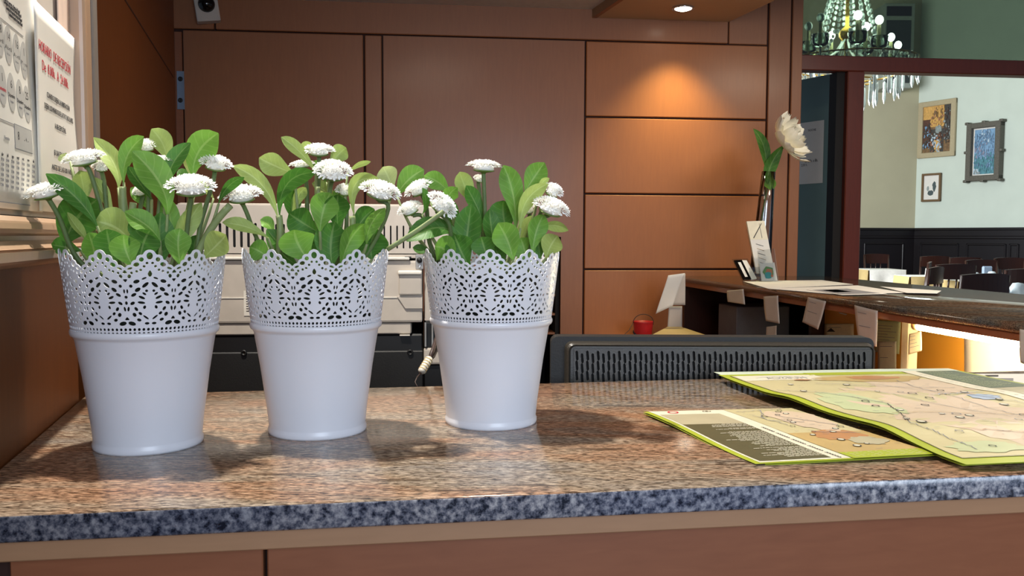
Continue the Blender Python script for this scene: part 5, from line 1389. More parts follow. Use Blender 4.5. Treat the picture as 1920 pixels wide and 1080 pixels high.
q = MB(); st = [fc - axf * .034, onY(1462, 290, YV), onY(1440, 345, YV), onY(1424, 430, YV), vb_ + ax * .018]
sm = []
for i in range(len(st) - 1):
    for k in range(6): sm.append(st[i].lerp(st[i + 1], k / 6))
q.tube(sm + [st[-1]], .0035, 8, M['stem_dark']); q.build('stem', root)
class _P: pass
pv = Vector((vb_.x, YV, 0))
def bigleaf(b, m_, tp, w, mk, roll, flip=False):
    save = ZC
    q = MB(); P = onY(*b, YV - .005); T = onY(*tp, YV - .02); C2 = onY(*m_, YV - .012) * 2 - (P + T) * .5; w = w / F_PX * YV * .5
    rows = []
    for j in range(13):
        s = j / 12; p = bez(P, C2, T, s); tan = (bez(P, C2, T, min(1, s + .03)) - bez(P, C2, T, max(0, s - .03))).normalized()
        view = (p - CAM).normalized(); side = tan.cross(view).normalized(); side = side * math.cos(roll) + tan.cross(side) * math.sin(roll); nn = tan.cross(side)
        pr = math.sin(math.pi * s) ** .8
        for i in range(7): x = (i / 6 - .5) * 2; rows.append(p + side * w * pr * x - nn * w * .3 * pr * (1 - abs(x)))
    q.add(rows, [[j * 7 + i, (j + 1) * 7 + i, (j + 1) * 7 + i + 1, j * 7 + i + 1] for j in range(12) for i in range(6)], M[mk], True); o = q.build('leaf', root, weld=False)
    uvl = o.data.uv_layers.new(name='UVMap')
    for lp_ in o.data.loops: uvl.data[lp_.index].uv = ((lp_.vertex_index % 7) / 3 - 1, (lp_.vertex_index // 7) / 12)
bigleaf((1437, 322), (1433, 275), (1412, 241), 20, 'leafA', .3)
bigleaf((1440, 345), (1446, 310), (1470, 272), 24, 'leafA', .2)
bigleaf((1438, 330), (1444, 345), (1443, 356), 22, 'leafB', .1)
# ------------------------------------------------------------------ tourist maps on the counter
def patch(q, S, u0, u1, v0, v1, m, off, nu=10, nv=10, skew=None):
    q.grid(lambda u, v: S(u + (skew * v if skew else 0), v, off), nu, nv, M[m], False, u0, u1, v0, v1)
def line_on(q, S, pts, w, m, off):
    for (a, b) in zip(pts[:-1], pts[1:]):
        A_ = S(a[0], a[1], off); B_ = S(b[0], b[1], off); d = (B_ - A_); 
        if d.length < 1e-6: continue
        s = Vector((-d.y, d.x, 0)).normalized() * w * .5
        q.add([A_ - s, B_ - s, B_ + s, A_ + s], [(0, 1, 2, 3)], M[m])
def ring_on(q, S, u, v, r, m, off, fill=None):
    c = S(u, v, off); n = 14
    o_ = [c + Vector((r * math.cos(2 * math.pi * i / n), r * math.sin(2 * math.pi * i / n), 0)) for i in range(n)]
    i_ = [c + Vector((r * .72 * math.cos(2 * math.pi * i / n), r * .72 * math.sin(2 * math.pi * i / n), 0)) for i in range(n)]
    q.add(o_ + i_, [(i, (i + 1) % n, n + (i + 1) % n, n + i) for i in range(n)], M[m])
    if fill: q.add([p for p in i_], [list(range(n))], M[fill])
def wig(rnd, p, q_, n, amp):
    out = []
    for i in range(n + 1):
        t = i / n; out.append((p[0] + (q_[0] - p[0]) * t + rnd.uniform(-amp, amp), p[1] + (q_[1] - p[1]) * t + rnd.uniform(-amp, amp)))
    return out
def blobp(q, S, cu, cv, ru, rv, m, off, seed, n=26):
    rnd = random.Random(seed); k = [1 + rnd.uniform(-.18, .18) for _ in range(n)]
    pts = [(cu + ru * k[i] * math.cos(2 * math.pi * i / n), cv + rv * k[i] * math.sin(2 * math.pi * i / n)) for i in range(n)]
    c = S(cu, cv, off)
    rings = [[S(cu + (u - cu) * f, cv + (v - cv) * f, off) for u, v in pts] for f in (.33, .66, 1)]
    vs = [c] + rings[0] + rings[1] + rings[2]
    fs = [(0, 1 + i, 1 + (i + 1) % n) for i in range(n)] + [(1 + r * n + i, 1 + (r + 1) * n + i, 1 + (r + 1) * n + (i + 1) % n, 1 + r * n + (i + 1) % n) for r in (0, 1) for i in range(n)]
    q.add(vs, fs, M[m])
# --- small folded map
TL = onZ(1206, 773, ZC + .003); BL = onZ(1417, 868, ZC + .0022); BR = onZ(1757, 852, ZC + .005); TR = BR + (TL - BL) * .97; TR.z = ZC + .005
print('small map', TL, TR, BL, BR)
def SA(u, v, off=0.0):
    p = TL.lerp(TR, u).lerp(BL.lerp(BR, u), v)
    return p + Vector((0, 0, .0014 * math.sin(v * 5.2 + .4) * (1 - u) + off))
root = thing('folded_map', (TL + BR) / 2 - Vector((0, 0, (TL.z + BR.z) / 2 - ZC - .0003)), 'smaller folded tourist map with an olive text block, tucked under the large map', 'map')
q = MB(); q.grid(lambda u, v: SA(u, v, -.0018 * (1 - .5 * u)) , 14, 14, M['lime_dark']); q.build('under_fold', root, solid=.0005)
q = MB(); patch(q, SA, 0, 1, 0, 1, 'lime', 0, 20, 20)
e = .00022
patch(q, SA, .035, .535, .0, .985, 'map_cream', e, 12, 20)
patch(q, SA, .05, .44, .10, .33, 'map_grey', 2 * e); patch(q, SA, .05, .44, .33, .965, 'olive', 2 * e, 10, 16)
patch(q, SA, .535, 1, .0, .90, 'map_beige', 2 * e, 12, 18)
patch(q, SA, .535, 1, .55, .90, 'map_tan', 3 * e, 12, 10); blobp(q, SA, .80, .62, .15, .10, 'map_rust', 4 * e, 3); blobp(q, SA, .84, .30, .16, .22, 'map_pink', 4 * e, 4); blobp(q, SA, .86, .74, .10, .07, 'map_grey', 5 * e, 6)
patch(q, SA, .535, 1, .90, 1, 'lime', 3 * e)
rnd = random.Random(11)
v = .345
while v < .955:
    if rnd.random() > .12:
        st = rnd.uniform(.10, .30) if rnd.random() > .4 else rnd.uniform(.2, .24); u = st
        while u < .43:
            w_ = rnd.uniform(.008, .04); line_on(q, SA, [(u, v), (min(.432, u + w_), v)], .0012, 'map_cream', 3.4 * e); u += w_ + .005
    v += .0165
for k in range(34):   # title letters in the white band
    vv = .42 + .0165 * k
    if k % 7 == 6: continue
    line_on(q, SA, [(.475, vv), (.49, vv + .006), (.482, vv + .011)], .0011, 'ink', 3 * e)
ring_on(q, SA, .17, .045, .006, 'ink_red', 3 * e); ring_on(q, SA, .39, .035, .003, 'olive', 3 * e); ring_on(q, SA, .41, .035, .003, 'olive', 3 * e)
for k in range(16): 
    a = (rnd.uniform(.56, .95), rnd.uniform(.05, .85)); ring_on(q, SA, a[0], a[1], rnd.uniform(.0024, .004), 'ink', 6 * e, 'map_cream' if k % 2 else None)
for a, b in (((.56, .08), (.9, .03)), ((.62, .25), (.75, .05)), ((.62, .3), (.8, .35)), ((.7, .55), (.95, .6)), ((.6, .18), (.66, .4)), ((.75, .2), (.95, .45))):
    line_on(q, SA, wig(rnd, a, b, 14, .008), .0010, 'ink_grey', 6 * e)
for k in range(26): u = rnd.uniform(.57, .95); vv = rnd.uniform(.06, .88); line_on(q, SA, [(u, vv), (u + rnd.uniform(.01, .04), vv)], .0006, 'ink_grey', 6 * e)
for k in range(40): u = .56 + .42 * (k % 10) / 10 + rnd.uniform(0, .01); vv = .915 + .02 * (k // 10); line_on(q, SA, [(u, vv), (u + rnd.uniform(.01, .03), vv)], .0006, 'map_cream', 4 * e)
q.build('printed_sheet', root, solid=.0)
# --- large map
edge = [(1347, 703, .013), (1380, 716, .013), (1440, 737, .015), (1478, 743, .0165), (1500, 753, .014), (1545, 771, .010), (1600, 786, .011), (1640, 795, .0135), (1663, 804, .0130), (1700, 824, .0085), (1760, 853, .0075), (1812, 871, .0060)]
EP = [onZ(x, y, ZC + h) for x, y, h in edge]
cum = [0]
for a, b in zip(EP[:-1], EP[1:]): cum.append(cum[-1] + (b - a).length)
def EV(v):
    d = max(0, min(1, v)) * cum[-1]
    for i in range(len(EP) - 1):
        if d <= cum[i + 1] + 1e-9: return EP[i].lerp(EP[i + 1], (d - cum[i]) / (cum[i + 1] - cum[i]))
    return EP[-1]
def EVs(v):
    s = Vector((0, 0, 0)); 
    for k in (-.03, -.015, 0, .015, .03): s += EV(v + k) if 0 <= v + k <= 1 else (EV(v) * 2 - EV(v - k))
    return s / 5
TRb = onZ(1800, 690.5, ZC + .0165); UB = TRb - EP[0]
print('large map', EP[0], EP[-1], TRb)
def SB(u, v, off=0.0):
    p = EVs(max(0, v)) + UB * u
    if v < 0: p += (EP[0] - EP[1]).normalized() * (-v) * cum[-1]
    p.z = ZC + .0035 + (p.z - ZC - .0035) * (1 - .25 * u) + .002 * math.sin(u * 8) * math.sin(3 * v) + off
    return p
root = thing('unfolded_map', EP[5] + UB * .5 - Vector((0, 0, EP[5].z - ZC - .0003)), 'large unfolded tourist map with lime border, lying wavy at the right end of the counter', 'map')
q = MB(); q.grid(lambda u, v: SB(u, v, -.003), 14, 20, M['lime_dark'], True, .008, .99, .01, .985); q.build('under_fold', root, solid=.0005)
q = MB(); patch(q, SB, 0, 1, 0, 1, 'lime', 0, 30, 44)
q.grid(lambda u, v: SB(u, v, 0), 30, 2, M['sheet_green'], True, .01, 1, -.055, 0)
patch(q, SB, .030, .97, .03, .965, 'map_beige', e, 24, 40)
line_on(q, SB, [(.030, .03 + .935 * i / 40) for i in range(41)], .0010, 'olive', 3 * e)
line_on(q, SB, [(.03 + .94 * i / 20, .965) for i in range(21)], .0010, 'olive', 3 * e)
patch(q, SB, .34, .74, .0, .045, 'lime', 2 * e); patch(q, SB, .04, .36, .035, .125, 'map_cream', 2 * e, 12, 6)
blobp(q, SB, .40, .62, .27, .34, 'map_pink', 2 * e, 8, 40); blobp(q, SB, .60, .25, .17, .14, 'map_pink', 2 * e, 9, 30); blobp(q, SB, .52, .12, .20, .055, 'map_tan', 3 * e, 10); blobp(q, SB, .55, .105, .10, .03, 'map_rust', 4 * e, 12)
blobp(q, SB, .16, .90, .10, .04, 'map_green', 3 * e, 14); blobp(q, SB, .66, .43, .05, .025, 'map_blue', 4 * e, 15); blobp(q, SB, .16, .50, .09, .12, 'map_green', 3 * e, 16)
patch(q, SB, .745, .97, .0, .965, 'map_cream', 4 * e, 8, 40); patch(q, SB, .80, .965, .012, .34, 'olive_green', 5 * e, 6, 16); patch(q, SB, .80, .965, .345, .62, 'map_grey', 5 * e, 6, 12)
v = .03
while v < .33:
    st = .805 + (0 if rnd.random() > .3 else .01); u = st; en = rnd.uniform(.86, .94)
    while u < en: w_ = rnd.uniform(.006, .02); line_on(q, SB, [(u, v), (u + w_, v)], .0011, 'map_green', 6.4 * e); u += w_ + .003
    v += .0125
for k in range(30):
    vv = .05 + .02 * k
    if k % 6: line_on(q, SB, [(.768, vv), (.776, vv + .005)], .0009, 'ink_grey', 5 * e)
vs, fs = text_geo('HUESCA')
q.add([SB(.215 - x * .030, .105 - y * .035, 3 * e) for x, y in vs], fs, M['ink_grey'])
line_on(q, SB, [(.10 + .2 * i / 14, .085 - .022 * math.sin(math.pi * i / 14)) for i in range(15)], .0009, 'map_blue', 3 * e)
blobp(q, SB, .245, .14, .035, .012, 'map_rust', 5 * e, 21); 
for k in range(34):
    u = rnd.uniform(.10, .72); vv = rnd.uniform(.2, .92); ring_on(q, SB, u, vv, rnd.uniform(.003, .0052), 'ink' if k % 3 else 'key_print', 6 * e, 'map_cream' if k % 2 else None)
for a, b, m_ in (((.05, .30), (.24, .50), 'ink_grey'), ((.24, .50), (.10, .72), 'ink'), ((.10, .72), (.12, .92), 'ink_grey'), ((.25, .22), (.70, .30), 'ink_grey'), ((.45, .2), (.72, .5), 'ink_grey'), ((.3, .3), (.55, .75), 'key_print'), ((.2, .78), (.72, .86), 'map_rust'), ((.5, .4), (.72, .38), 'map_blue'), ((.15, .6), (.7, .62), 'map_tan'), ((.6, .15), (.5, .9), 'ink_grey')):
    line_on(q, SB, wig(rnd, a, b, 34, .006), .0010, m_, 6 * e)
for k in range(110): u = rnd.uniform(.08, .72); vv = rnd.uniform(.16, .94); line_on(q, SB, [(u, vv), (u + rnd.uniform(.006, .03), vv)], .0006, 'ink_grey', 6 * e)
q.build('printed_sheet', root, solid=.0)
# --- white sheet behind it
P_ = [onZ(x, y, ZC + .0012) for x, y in ((1790, 700.5), (1960, 700.5), (1960, 735), (1800, 730))]
q = MB(); q.slab([(p.x, p.y) for p in P_], ZC + .0002, ZC + .0010, M['paper'])
for x0, y0, x1, y1, m_ in ((1846, 703, 1872, 706, 'ink'), (1858, 709, 1900, 714, 'ink_grey')):
    q.add([onZ(x, y, ZC + .0013) for x, y in ((x0, y0), (x1, y0), (x1, y1), (x0 + 6, y1))], [(0, 1, 2, 3)], M[m_])
tag(q.build('paper_sheet'), 'white sheet with dark marks on the counter beyond the large map', 'paper')
# ------------------------------------------------------------------ glazed partition
zA0 = wp(1560, 106.5, -.06)[1]; zA1 = wp(1560, 135, -.06)[1]
sC = wp(1500, 300)[0]; m0 = wp(1580, 300, -.06)[0]; m1 = wp(1611, 300, -.06)[0]; mj = wp(1565, 300, -.06)[0]; s_end = 3.2
q = MB(); q.box(WALL, sC + .002, s_end, -.10, -.03, zA1, zA0, M['red_wood'], .004)
q.box(WALL, m0, m1, -.10, -.03, 0, zA1, M['red_wood'], .004); q.box(WALL, mj, m0, -.13, -.06, 0, zA1, M['dark'])
q.box(WALL, s_end - .06, s_end, -.10, -.03, 0, 3.2, M['red_wood']); q.box(WALL, sC + .002, s_end, -.10, -.03, 3.14, 3.2, M['red_wood'])
fr_ = structure(q.build('window_1'))
q = MB(); q.box(WALL, sC + .004, s_end - .062, -.068, -.062, zA0 + .001, 3.139, M['pane']); q.build('pane', fr_)
# teal door standing ajar behind
ta = onY(1478, 154, 4.66); tb = onY(1572, 137, 4.38); ud = (tb - ta); ud.z = 0; ld = ud.length; ud.normalize()
nd = Vector((ud.y, -ud.x, 0)); DO = Frame((ta.x, ta.y, 0), ud, nd)
q = MB(); q.box(DO, 0, ld, -.04, 0, .01, ta.z, M['door_teal'], .003)
dr_ = structure(q.build('door_2'))
pa_ = DO.px(1494, 232, .002); pb2 = DO.px(1542, 343, .002)
q = MB(); q.box(DO, pa_[0], pb2[0], .0008, .0016, pb2[1], pa_[1], M['paper'])
zt1_ = DO.px(1520, 304, .002)[1]; zt2_ = DO.px(1505, 312, .002)[1]; aM = DO.px(1521, 304, .002)[0]; aN = DO.px(1508, 312, .002)[0]
put_text(q, lambda x, y: DO(aM + x, .0021, zt1_ + y), 'de 21h. a 8h.', .016, M['ink'], width=.085)
put_text(q, lambda x, y: DO(aN + x, .0021, zt2_ + y), '2,00 h.', .014, M['ink'], width=.04)
zt3_ = DO.px(1520, 246, .002)[1]; put_text(q, lambda x, y: DO(aM + x, .0021, zt3_ + y), 'NOCHE', .012, M['ink'], width=.05)
tag(q.build('paper_notice'), 'white notice taped on the dark teal door, partly behind the peony', 'notice')
# ceiling lamp mirrored in the high pane is a real lamp further right
# ------------------------------------------------------------------ pictures
def wall_pic(fr, x0, x1, y0, y1, depth, fw, mf, label, paint, mat_w=0, carved=False):
    xm = (x0 + x1) / 2; a0 = fr.px(x0, 300)[0]; a1 = fr.px(x1, 300)[0]
    if a1 < a0: a0, a1 = a1, a0
    c1 = fr.px(xm, y0)[1]; c0 = fr.px(xm, y1)[1]
    root = thing('framed_picture', fr((a0 + a1) / 2, .002, c0), label, 'picture', 'pictures on the dining room wall')
    q = MB(); d = depth
    q.box(fr, a0, a1, .002, d, c0, c0 + fw, M[mf], .008); q.box(fr, a0, a1, .002, d, c1 - fw, c1, M[mf], .008)
    q.box(fr, a0, a0 + fw, .002, d * 1.02, c0, c1, M[mf], .008); q.box(fr, a1 - fw, a1, .002, d * 1.02, c0, c1, M[mf], .008)
    if carved:
        for (aa, cc) in ((a0, c0), (a1, c0), (a0, c1), (a1, c1), ((a0 + a1) / 2, c1), ((a0 + a1) / 2, c0), (a0, (c0 + c1) / 2), (a1, (c0 + c1) / 2)):
            q.box(fr, aa - .028, aa + .028, .004, d * 1.05, cc - .022, cc + .022, M[mf], .012, 2)
    q.build('frame', root)
    q = MB(); i0, i1, k0, k1 = a0 + fw, a1 - fw, c0 + fw, c1 - fw
    q.box(fr, i0, i1, .003, d * .45, k0, k1, M['paper'])
    w = mat_w; i0 += w; i1 -= w; k0 += w; k1 -= w
    for k, (u0, u1, v0, v1, m_) in enumerate(paint):
        b = d * .45 + .0006 + .0005 * k
        A_ = i0 + (i1 - i0) * u0; B_ = i0 + (i1 - i0) * u1; C_ = k0 + (k1 - k0) * v0; D_ = k0 + (k1 - k0) * v1
        if m_.startswith('*'):      # many small dabs
            cols = m_[1:].split(','); rnd = random.Random(k * 7 + 3)
            for j in range(70):
                ca = A_ + (B_ - A_) * rnd.random(); cc = C_ + (D_ - C_) * rnd.random(); ra = (i1 - i0) * rnd.uniform(.012, .05); rc = (k1 - k0) * rnd.uniform(.01, .05)
                ra = min(ra, ca - i0, i1 - ca) * .95; rc = min(rc, cc - k0, k1 - cc) * .95
                q.add([fr(ca + ra * math.cos(t), b + .0002 * j, cc + rc * math.sin(t)) for t in (0, 1.1, 2.2, 3.2, 4.3, 5.3)], [list(range(6))], M[cols[j % len(cols)]])
        elif m_.startswith('~'):
            n = 16; rnd = random.Random(k); pts = [((A_ + B_) / 2 + (B_ - A_) / 2 * math.cos(2 * math.pi * i / n) * rnd.uniform(.75, 1), (C_ + D_) / 2 + (D_ - C_) / 2 * math.sin(2 * math.pi * i / n) * rnd.uniform(.75, 1)) for i in range(n)]
            q.add([fr(a, b, c) for a, c in pts], [list(range(n))], M[m_[1:]])
        else: q.add([fr(A_, b, C_), fr(B_, b, C_), fr(B_, b, D_), fr(A_, b, D_)], [(0, 1, 2, 3)], M[m_])
    q.build('canvas', root)
def fp(x, y): return (x, y)
wall_pic(DR, 1722, 1792, 189, 295, .05, .085, 'frame_gold', 'painting of a street at dusk in a pale gold frame, left on the dining wall',
    [(0, 1, 0, 1, 'p_dusk'), (0, 1, .55, 1, 'p_gold'), (0, .28, .12, .72, 'p_brown'), (.75, 1, .25, 1, 'p_dark'), (.28, .75, 0, .5, 'p_dark'), (.42, .68, .38, .60, '~p_grey'), (.30, .7, .02, .40, '*p_grey,p_rust,p_dark,p_pale,p_brown,p_dusk'), (.28, .74, .58, .98, '*p_gold,p_dusk,p_gold,p_rust'), (.45, .62, .0, .25, '*p_pale,p_gold'), (.02, .26, .1, .6, '*p_brown,p_dark,p_blue,p_dark'), (.76, .98, .2, .9, '*p_dark,p_brown,p_grey,p_dark')])
wall_pic(DR, 1818, 1882, 230, 339, .12, .085, 'frame_dark', 'blue mountain painting in a heavy carved grey frame, rightmost on the dining wall',
    [(0, 1, 0, 1, 'p_blue'), (0, 1, 0, .38, 'p_teal'), (.05, .6, .35, .75, '*p_mauve,p_slate,p_mauve,p_blue'), (.5, 1, .4, .9, '*p_slate,p_blue,p_slate'), (0, .45, .6, .9, '*p_slate,p_blue'), (.35, .75, .72, 1, '*p_pale,p_blue,p_slate'), (.0, 1, .05, .45, '*p_teal,p_slate,p_teal,p_blue'), (0, .3, 0, .10, '*p_pale,p_grey')], .02, True)
wall_pic(DR, 1732, 1768, 325, 378, .05, .035, 'frame_bronze', 'small ink drawing in a thin bronze frame below the street painting',
    [(0, 1, 0, 1, 'paper'), (.1, .75, .05, .38, '~p_ink'), (.55, .95, .25, .85, '~p_ink'), (.3, .65, .35, .65, '~paper'), (.05, .3, .3, .6, '~p_grey')], .04)
# ------------------------------------------------------------------ wall unit in the corner
YU = cor.y - .5
a0 = onY(1657, 90, YU).x; a1 = onY(1708, 90, YU).x; zt_ = onY(1685, 6, YU).z; zb_ = onY(1685, 165, YU).z
root = thing('wall_unit', ((a0 + a1) / 2, YU + .1, zb_), 'tall dark unit with a pale frame fixed high in the dining room corner', 'wall unit')
q = MB(); q.box(WORLD, a0, a1 + .05, YU, YU + .45, zb_, zt_, M['unit_frame'], .01); q.build('case', root)
zm = onY(1685, 30, YU).z; zm2 = onY(1685, 38, YU).z
q = MB(); q.box(WORLD, a0 + .03, a1 - .01, YU - .012, YU - .0005, zm, zt_ - .05, M['black_soft'], .004); q.build('upper_panel', root)
q = MB(); q.box(WORLD, a0 + .03, a1 - .01, YU - .012, YU - .0005, zb_ + .08, zm2, M['unit_dark'], .004); q.build('lower_panel', root)
# ------------------------------------------------------------------ chandelier
ZB = 2.72
bulbs = [(1516, 44, 0), (1539, 28, 0), (1559, 62, 1), (1609, 23, 1), (1624, 45, 1), (1649, 32, 1), (1671, 65, 1), (1684, 80, 1), (1588, 82, 1), (1526, 74, 0)]
bp = [onZ(x, y, ZB) for x, y, l in bulbs]
cx = sum(p.x for p in bp) / len(bp); cy = sum(p.y for p in bp) / len(bp); cz = ZB
cx = onY(1588, 60, cy).x
CC = Vector((cx, cy, cz))
root = thing('chandelier', CC - Vector((0, 0, .5)), 'crystal chandelier with candle bulbs and glass drops beyond the dark red bar', 'chandelier')
q = MB(); q.lathe(CC, [(0, -.34), (.02, -.33), (.03, -.28), (.012, -.24), (.014, -.10), (.05, -.06), (.055, -.02), (.014, .02), (.012, .25), (.035, .30), (.035, .34), (.010, .38), (.008, .9), (0, .9)], 20, M['brass']); q.build('centre_post', root)
for i, (p, (x, y, l)) in enumerate(zip(bp, bulbs)):
    d = Vector((p.x - cx, p.y - cy, 0)); b0_ = CC + Vector((0, 0, -.05)); bt = Vector((p.x, p.y, ZB - .20))
    q = MB(); pts = [b0_, b0_ + d * .3 + Vector((0, 0, -.12)), b0_ + d * .65 + Vector((0, 0, -.19)), bt + Vector((0, 0, -.10)) - d * .05, bt]
    sm = []
    for k in range(len(pts) - 1):
        for j in range(4): sm.append(pts[k].lerp(pts[k + 1], j / 4))
    q.tube(sm + [pts[-1]], .007, 7, M['crystal']); q.build('arm', root)
    q = MB(); q.lathe(bt, [(0, -.004), (.035, .0), (.052, .02), (.060, .075), (.057, .075), (.049, .024), (.034, .006), (0, .004)], 18, M['pane_clear']); q.build('drip_glass', root)
    q = MB(); q.lathe(bt, [(0, .012), (.0135, .012), (.0125, .150), (0, .152)], 12, M['candle']); q.build('candle_sleeve', root)
    q = MB(); q.sphere(bt + Vector((0, 0, .182)), .026, M['bulb' if l else 'bulb_off'], 14, 10, (1, 1, 1.15)); q.build('bulb', root)
def bead_chain(A_, B_, n, r, sag=0.0):
    q = MB()
    for i in range(n):
        t = i / max(1, n - 1); p = A_.lerp(B_, t) - Vector((0, 0, sag * 4 * t * (1 - t))); q.sphere(p, r * (1.1 - .2 * (i % 2)), M['crystal'], 6, 4, (1, 1, 1.2))
    return q.build('crystal_chain', root, weld=False)
for i in range(14):
    a = 2 * math.pi * i / 14; A_ = CC + Vector((.045 * math.cos(a), .045 * math.sin(a), .42)); B_ = CC + Vector((.19 * math.cos(a), .19 * math.sin(a), -.05)); bead_chain(A_, B_, 15, .013, -.03)
for i in range(12):
    a = 2 * math.pi * (i + .5) / 12; A_ = CC + Vector((.19 * math.cos(a), .19 * math.sin(a), -.05)); B_ = CC + Vector((.44 * math.cos(a), .44 * math.sin(a), -.22)); bead_chain(A_, B_, 12, .012, .06)
for rr, zz, n, ln in ((.46, -.25, 26, .15), (.34, -.33, 18, .16), (.20, -.38, 12, .16)):
    for i in range(n):
        a = 2 * math.pi * i / n; p = CC + Vector((rr * math.cos(a), rr * math.sin(a), zz))
        q = MB(); q.lathe(p, [(0, 0), (.009, -.01), (.012, -ln * .75), (.006, -ln * .9), (0, -ln)], 6, M['crystal'], smooth=False)
        q.sphere(p + Vector((0, 0, .012)), .011, M['crystal'], 6, 4)
        q.build('glass_drop', root)
    q = MB(); q.tube([CC + Vector((rr * math.cos(2 * math.pi * i / 40), rr * math.sin(2 * math.pi * i / 40), zz + .02)) for i in range(41)], .006, 6, M['brass'], caps=False); q.build('hoop', root)
q = MB(); q.box(WORLD, cx - .006, cx + .006, cy - .006, cy + .006, cz + .88, 3.3, M['brass']); q.build('chain', root)
q = MB(); q.box(WORLD, cx - .6, cx + .6, cy - .6, cy + .6, 3.3, 3.4, M['plaster']); structure(q.build('ceiling'))
l_ = light('chandelier_glow', 'POINT', (cx, cy, ZB + .1), 45, (.9, 1, 1), .25)
# ------------------------------------------------------------------ dining chairs and tables
ZF = .10
def make_chair():
    root = thing('dining_chair', (0, 0, 0), 'x', 'chair', 'dark dining chairs beyond the desk')
    W2 = .20; Fr = Frame((0, 0, 0), (1, 0, 0), (0, 1, 0))
    q = MB(); q.box(Fr, -.21, .21, -.21, .19, .43, .465, M['chair_wood'], .012, 2); q.build('seat', root)
    for s in (-1, 1):
        q = MB(); q.tube([(s * .185, .20, 0), (s * .185, .19, .45), (s * .195, .235, .93)], [.017, .019, .014], 8, M['chair_wood']); q.build('back_post', root)
        q = MB(); q.tube([(s * .185, -.18, 0), (s * .185, -.18, .43)], [.014, .019], 8, M['chair_wood']); q.build('leg', root)
    def rail(z0, z1, y, bow, nm):
        q = MB(); n = 10; vs = []
        for i in range(n + 1):
            x = -.205 + .41 * i / n; k = 1 - (x / .205) ** 2; yy = y + bow * k
            for (dy, z) in ((-.011, z0), (.011, z0), (.011, z1 + .012 * k), (-.011, z1 + .012 * k)): vs.append((x, yy + dy, z))
        fs = [[i * 4 + j, i * 4 + (j + 1) % 4, (i + 1) * 4 + (j + 1) % 4, (i + 1) * 4 + j] for i in range(n) for j in range(4)] + [[3, 2, 1, 0], [n * 4, n * 4 + 1, n * 4 + 2, n * 4 + 3]]
        q.add(vs, fs, M['chair_wood']); q.build(nm, root)
    rail(.80, .935, .23, .025, 'top_rail'); rail(.62, .66, .215, .02, 'cross_rail')
    for x in (-.08, 0, .08): q = MB(); q.tube([(x, .235, .655), (x, .25, .805)], .009, 6, M['chair_wood']); q.build('slat', root)
    q = MB(); q.box(Fr, -.17, .17, -.185, -.165, .36, .42, M['chair_wood']); q.box(Fr, -.17, .17, .185, .20, .36, .42, M['chair_wood']); q.build('seat_rail', root)
    return root
ch0 = make_chair()
places = [  # px, Y, turn, label
    (1659, 12.75, 8, 'dark wooden chair behind the white-clothed table beside the red post'),
    (1736, 11.9, 182, 'dark wooden chair with a lit left post, right of the white-clothed table'),
    (1792, 11.2, 180, 'dark wooden chair in the far row, second right of the white-clothed table'),
    (1868, 9.5, 10, 'dark wooden chair with a curved top rail below the panelled dado'),
    (1694, 8.9, 244, 'small dark chair back just right of the white-clothed table'),
    (1701, 7.45, 228, 'dark chair nearer the desk, in front of the small chair back by the white-clothed table'),
    (1763, 8.3, 188, 'dark chair with its broad back behind the nearest middle chair'),
    (1799, 6.15, 196, 'nearest dark dining chair, its wide top rail just above the stone desk'),
    (1906, 7.1, 176, 'dark chair cut by the right border behind the folded napkins'),
    (1916, 10.6, 5, 'far dark chair partly hidden at the right border')]
for i, (px, Y, rz, lab) in enumerate(places):
    o = ch0 if i == 0 else dup(ch0)
    o.location = (onY(px, 500, Y).x, Y, ZF); o.rotation_euler.z = R(rz); o['label'] = lab
def table(px, Y, w, d, label, lab2, drop=.22, side='cloth'):
    x = onY(px, 500, Y).x
    t = thing('dining_table', (x, Y, ZF), label, 'table', 'dining tables beyond the desk')
    q = MB(); q.box(WORLD, x - w / 2, x + w / 2, Y - d / 2, Y + d / 2, ZF + .715, ZF + .74, M['chair_wood'], .004); q.build('tabletop', t)
    for sx in (-1, 1):
        for sy in (-1, 1):
            q = MB(); q.tube([(x + sx * (w / 2 - .05), Y + sy * (d / 2 - .05), ZF), (x + sx * (w / 2 - .05), Y + sy * (d / 2 - .05), ZF + .7145)], .025, 8, M['chair_wood']); q.build('leg', t)
    q = MB(); e = .008; q.box(WORLD, x - w / 2 - e, x + w / 2 + e, Y - d / 2 - e, Y + d / 2 + e, ZF + .742, ZF + .752, M['cloth'], .004)
    # skirt with folds
    def skirt(p0, p1, m_):
        L_ = (p1 - p0).length; ud = (p1 - p0).normalized(); nn = Vector((ud.y, -ud.x, 0))
        q.grid(lambda u, v: p0 + ud * L_ * u + nn * (.012 + .02 * v * (1 + math.sin(u * L_ * 22))) + Vector((0, 0, -drop * v)), 24, 5, M[m_])
    c = [Vector((x - w / 2, Y - d / 2, ZF + .748)), Vector((x + w / 2, Y - d / 2, ZF + .748)), Vector((x + w / 2, Y + d / 2, ZF + .748)), Vector((x - w / 2, Y + d / 2, ZF + .748))]
    for k in range(4): skirt(c[k], c[(k + 1) % 4], side if k == 0 else 'cloth_y')
    o = tag(q.build('tablecloth'), lab2, 'tablecloth', 'cloths on the dining tables'); return x
table(1648, 11.95, .50, .55, 'table standing under the bright white cloth beside the red post', 'bright white tablecloth hanging in folds beside the red post')
table(1733, 9.95, .50, .4, 'table between the far chairs, right of the bright white cloth', 'cream-sided tablecloth between the far chairs', side='cloth_y')
table(1826, 8.95, .50, .4, 'table in the middle carrying the pink and orange jar', 'cream-sided tablecloth under the pink and orange jar', side='cloth_y')
table(1900, 8.05, .32, .34, 'table right of the middle one, behind the right border chair', 'cream-sided tablecloth behind the right border chair', side='cloth_y')
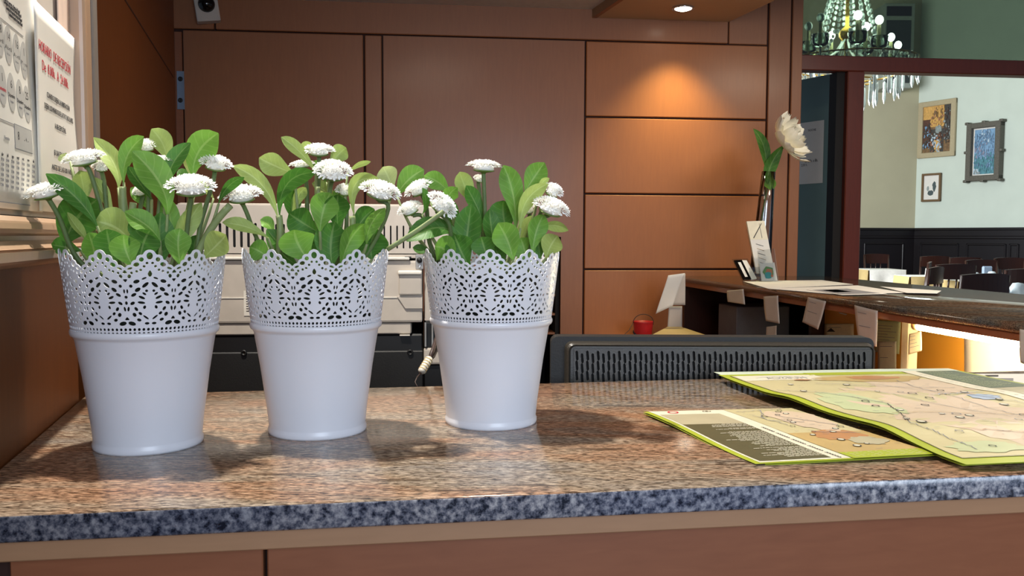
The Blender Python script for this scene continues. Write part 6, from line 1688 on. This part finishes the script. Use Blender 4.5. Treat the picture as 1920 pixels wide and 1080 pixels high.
table(1904, 6.35, .54, .5, 'nearest table at the right, carrying the folded napkins', 'white tablecloth under the nearest folded napkins', side='cloth')
TZ = ZF + .7535
def dome(px, Y, w, h, label, nm='folded_napkin', cat='napkin', m_='china'):
    x = onY(px, 500, Y).x; q = MB(); n = 8
    q.lathe((x, Y, TZ), [(0, 0), (w * .5, 0), (w * .52, h * .25), (w * .46, h * .65), (w * .30, h * .95), (0, h)], 16, M[m_])
    return tag(q.build(nm), label, cat, 'napkins standing on the dining tables')
dome(1829, 8.86, .09, .085, 'rounded white napkin right beside the pink and orange jar'); dome(1860, 8.86, .10, .095, 'rounded white napkin in the middle of the picture of cloths, left of the border chair')
dome(1853, 6.46, .07, .078, 'leftmost folded napkin on the nearest table'); dome(1882, 6.28, .10, .09, 'second folded napkin on the nearest table, left of the border one'); dome(1910, 6.30, .12, .11, 'largest folded napkin, at the right border on the nearest table')
x = onY(1851, 500, 9.03).x; q = MB(); q.box(WORLD, x - .05, x + .05, 9.01, 9.05, TZ, TZ + .14, M['map_blue'], .01); tag(q.build('napkin_holder'), 'grey blue upright box on the middle table behind the rounded napkins', 'box')
x = onY(1812, 500, 8.86).x; root = thing('jar', (x, 8.86, TZ), 'glass jar with pink and orange contents on the middle table', 'jar')
q = MB(); q.lathe((x, 8.86, TZ), [(0, 0), (.045, 0), (.048, .01), (.048, .08), (.04, .085), (0, .085)], 16, M['china']); q.build('jar_body', root)
q = MB(); q.sphere((x - .012, 8.815, TZ + .045), .02, M['p_pink'], 8, 6); q.sphere((x + .018, 8.82, TZ + .04), .022, M['orange'], 8, 6); q.build('contents', root)
x = onY(1742, 515, 9.75).x; q = MB(); q.prism(Frame((x, 9.72, TZ), (1, 0, 0), (0, 1, 0)), [(-.05, 0), (.05, 0), (.042, .09), (-.042, .09)], 0, .03, M['paper']); tag(q.build('table_card'), 'small white card standing on the table between the far chairs', 'card')
x = onY(1711, 528, 7.2).x
# ceiling of the dining room
q = MB(); q.box(WORLD, -1, 13, 4.4, 16, 6.4, 6.5, M['plaster']); structure(q.build('ceiling'))
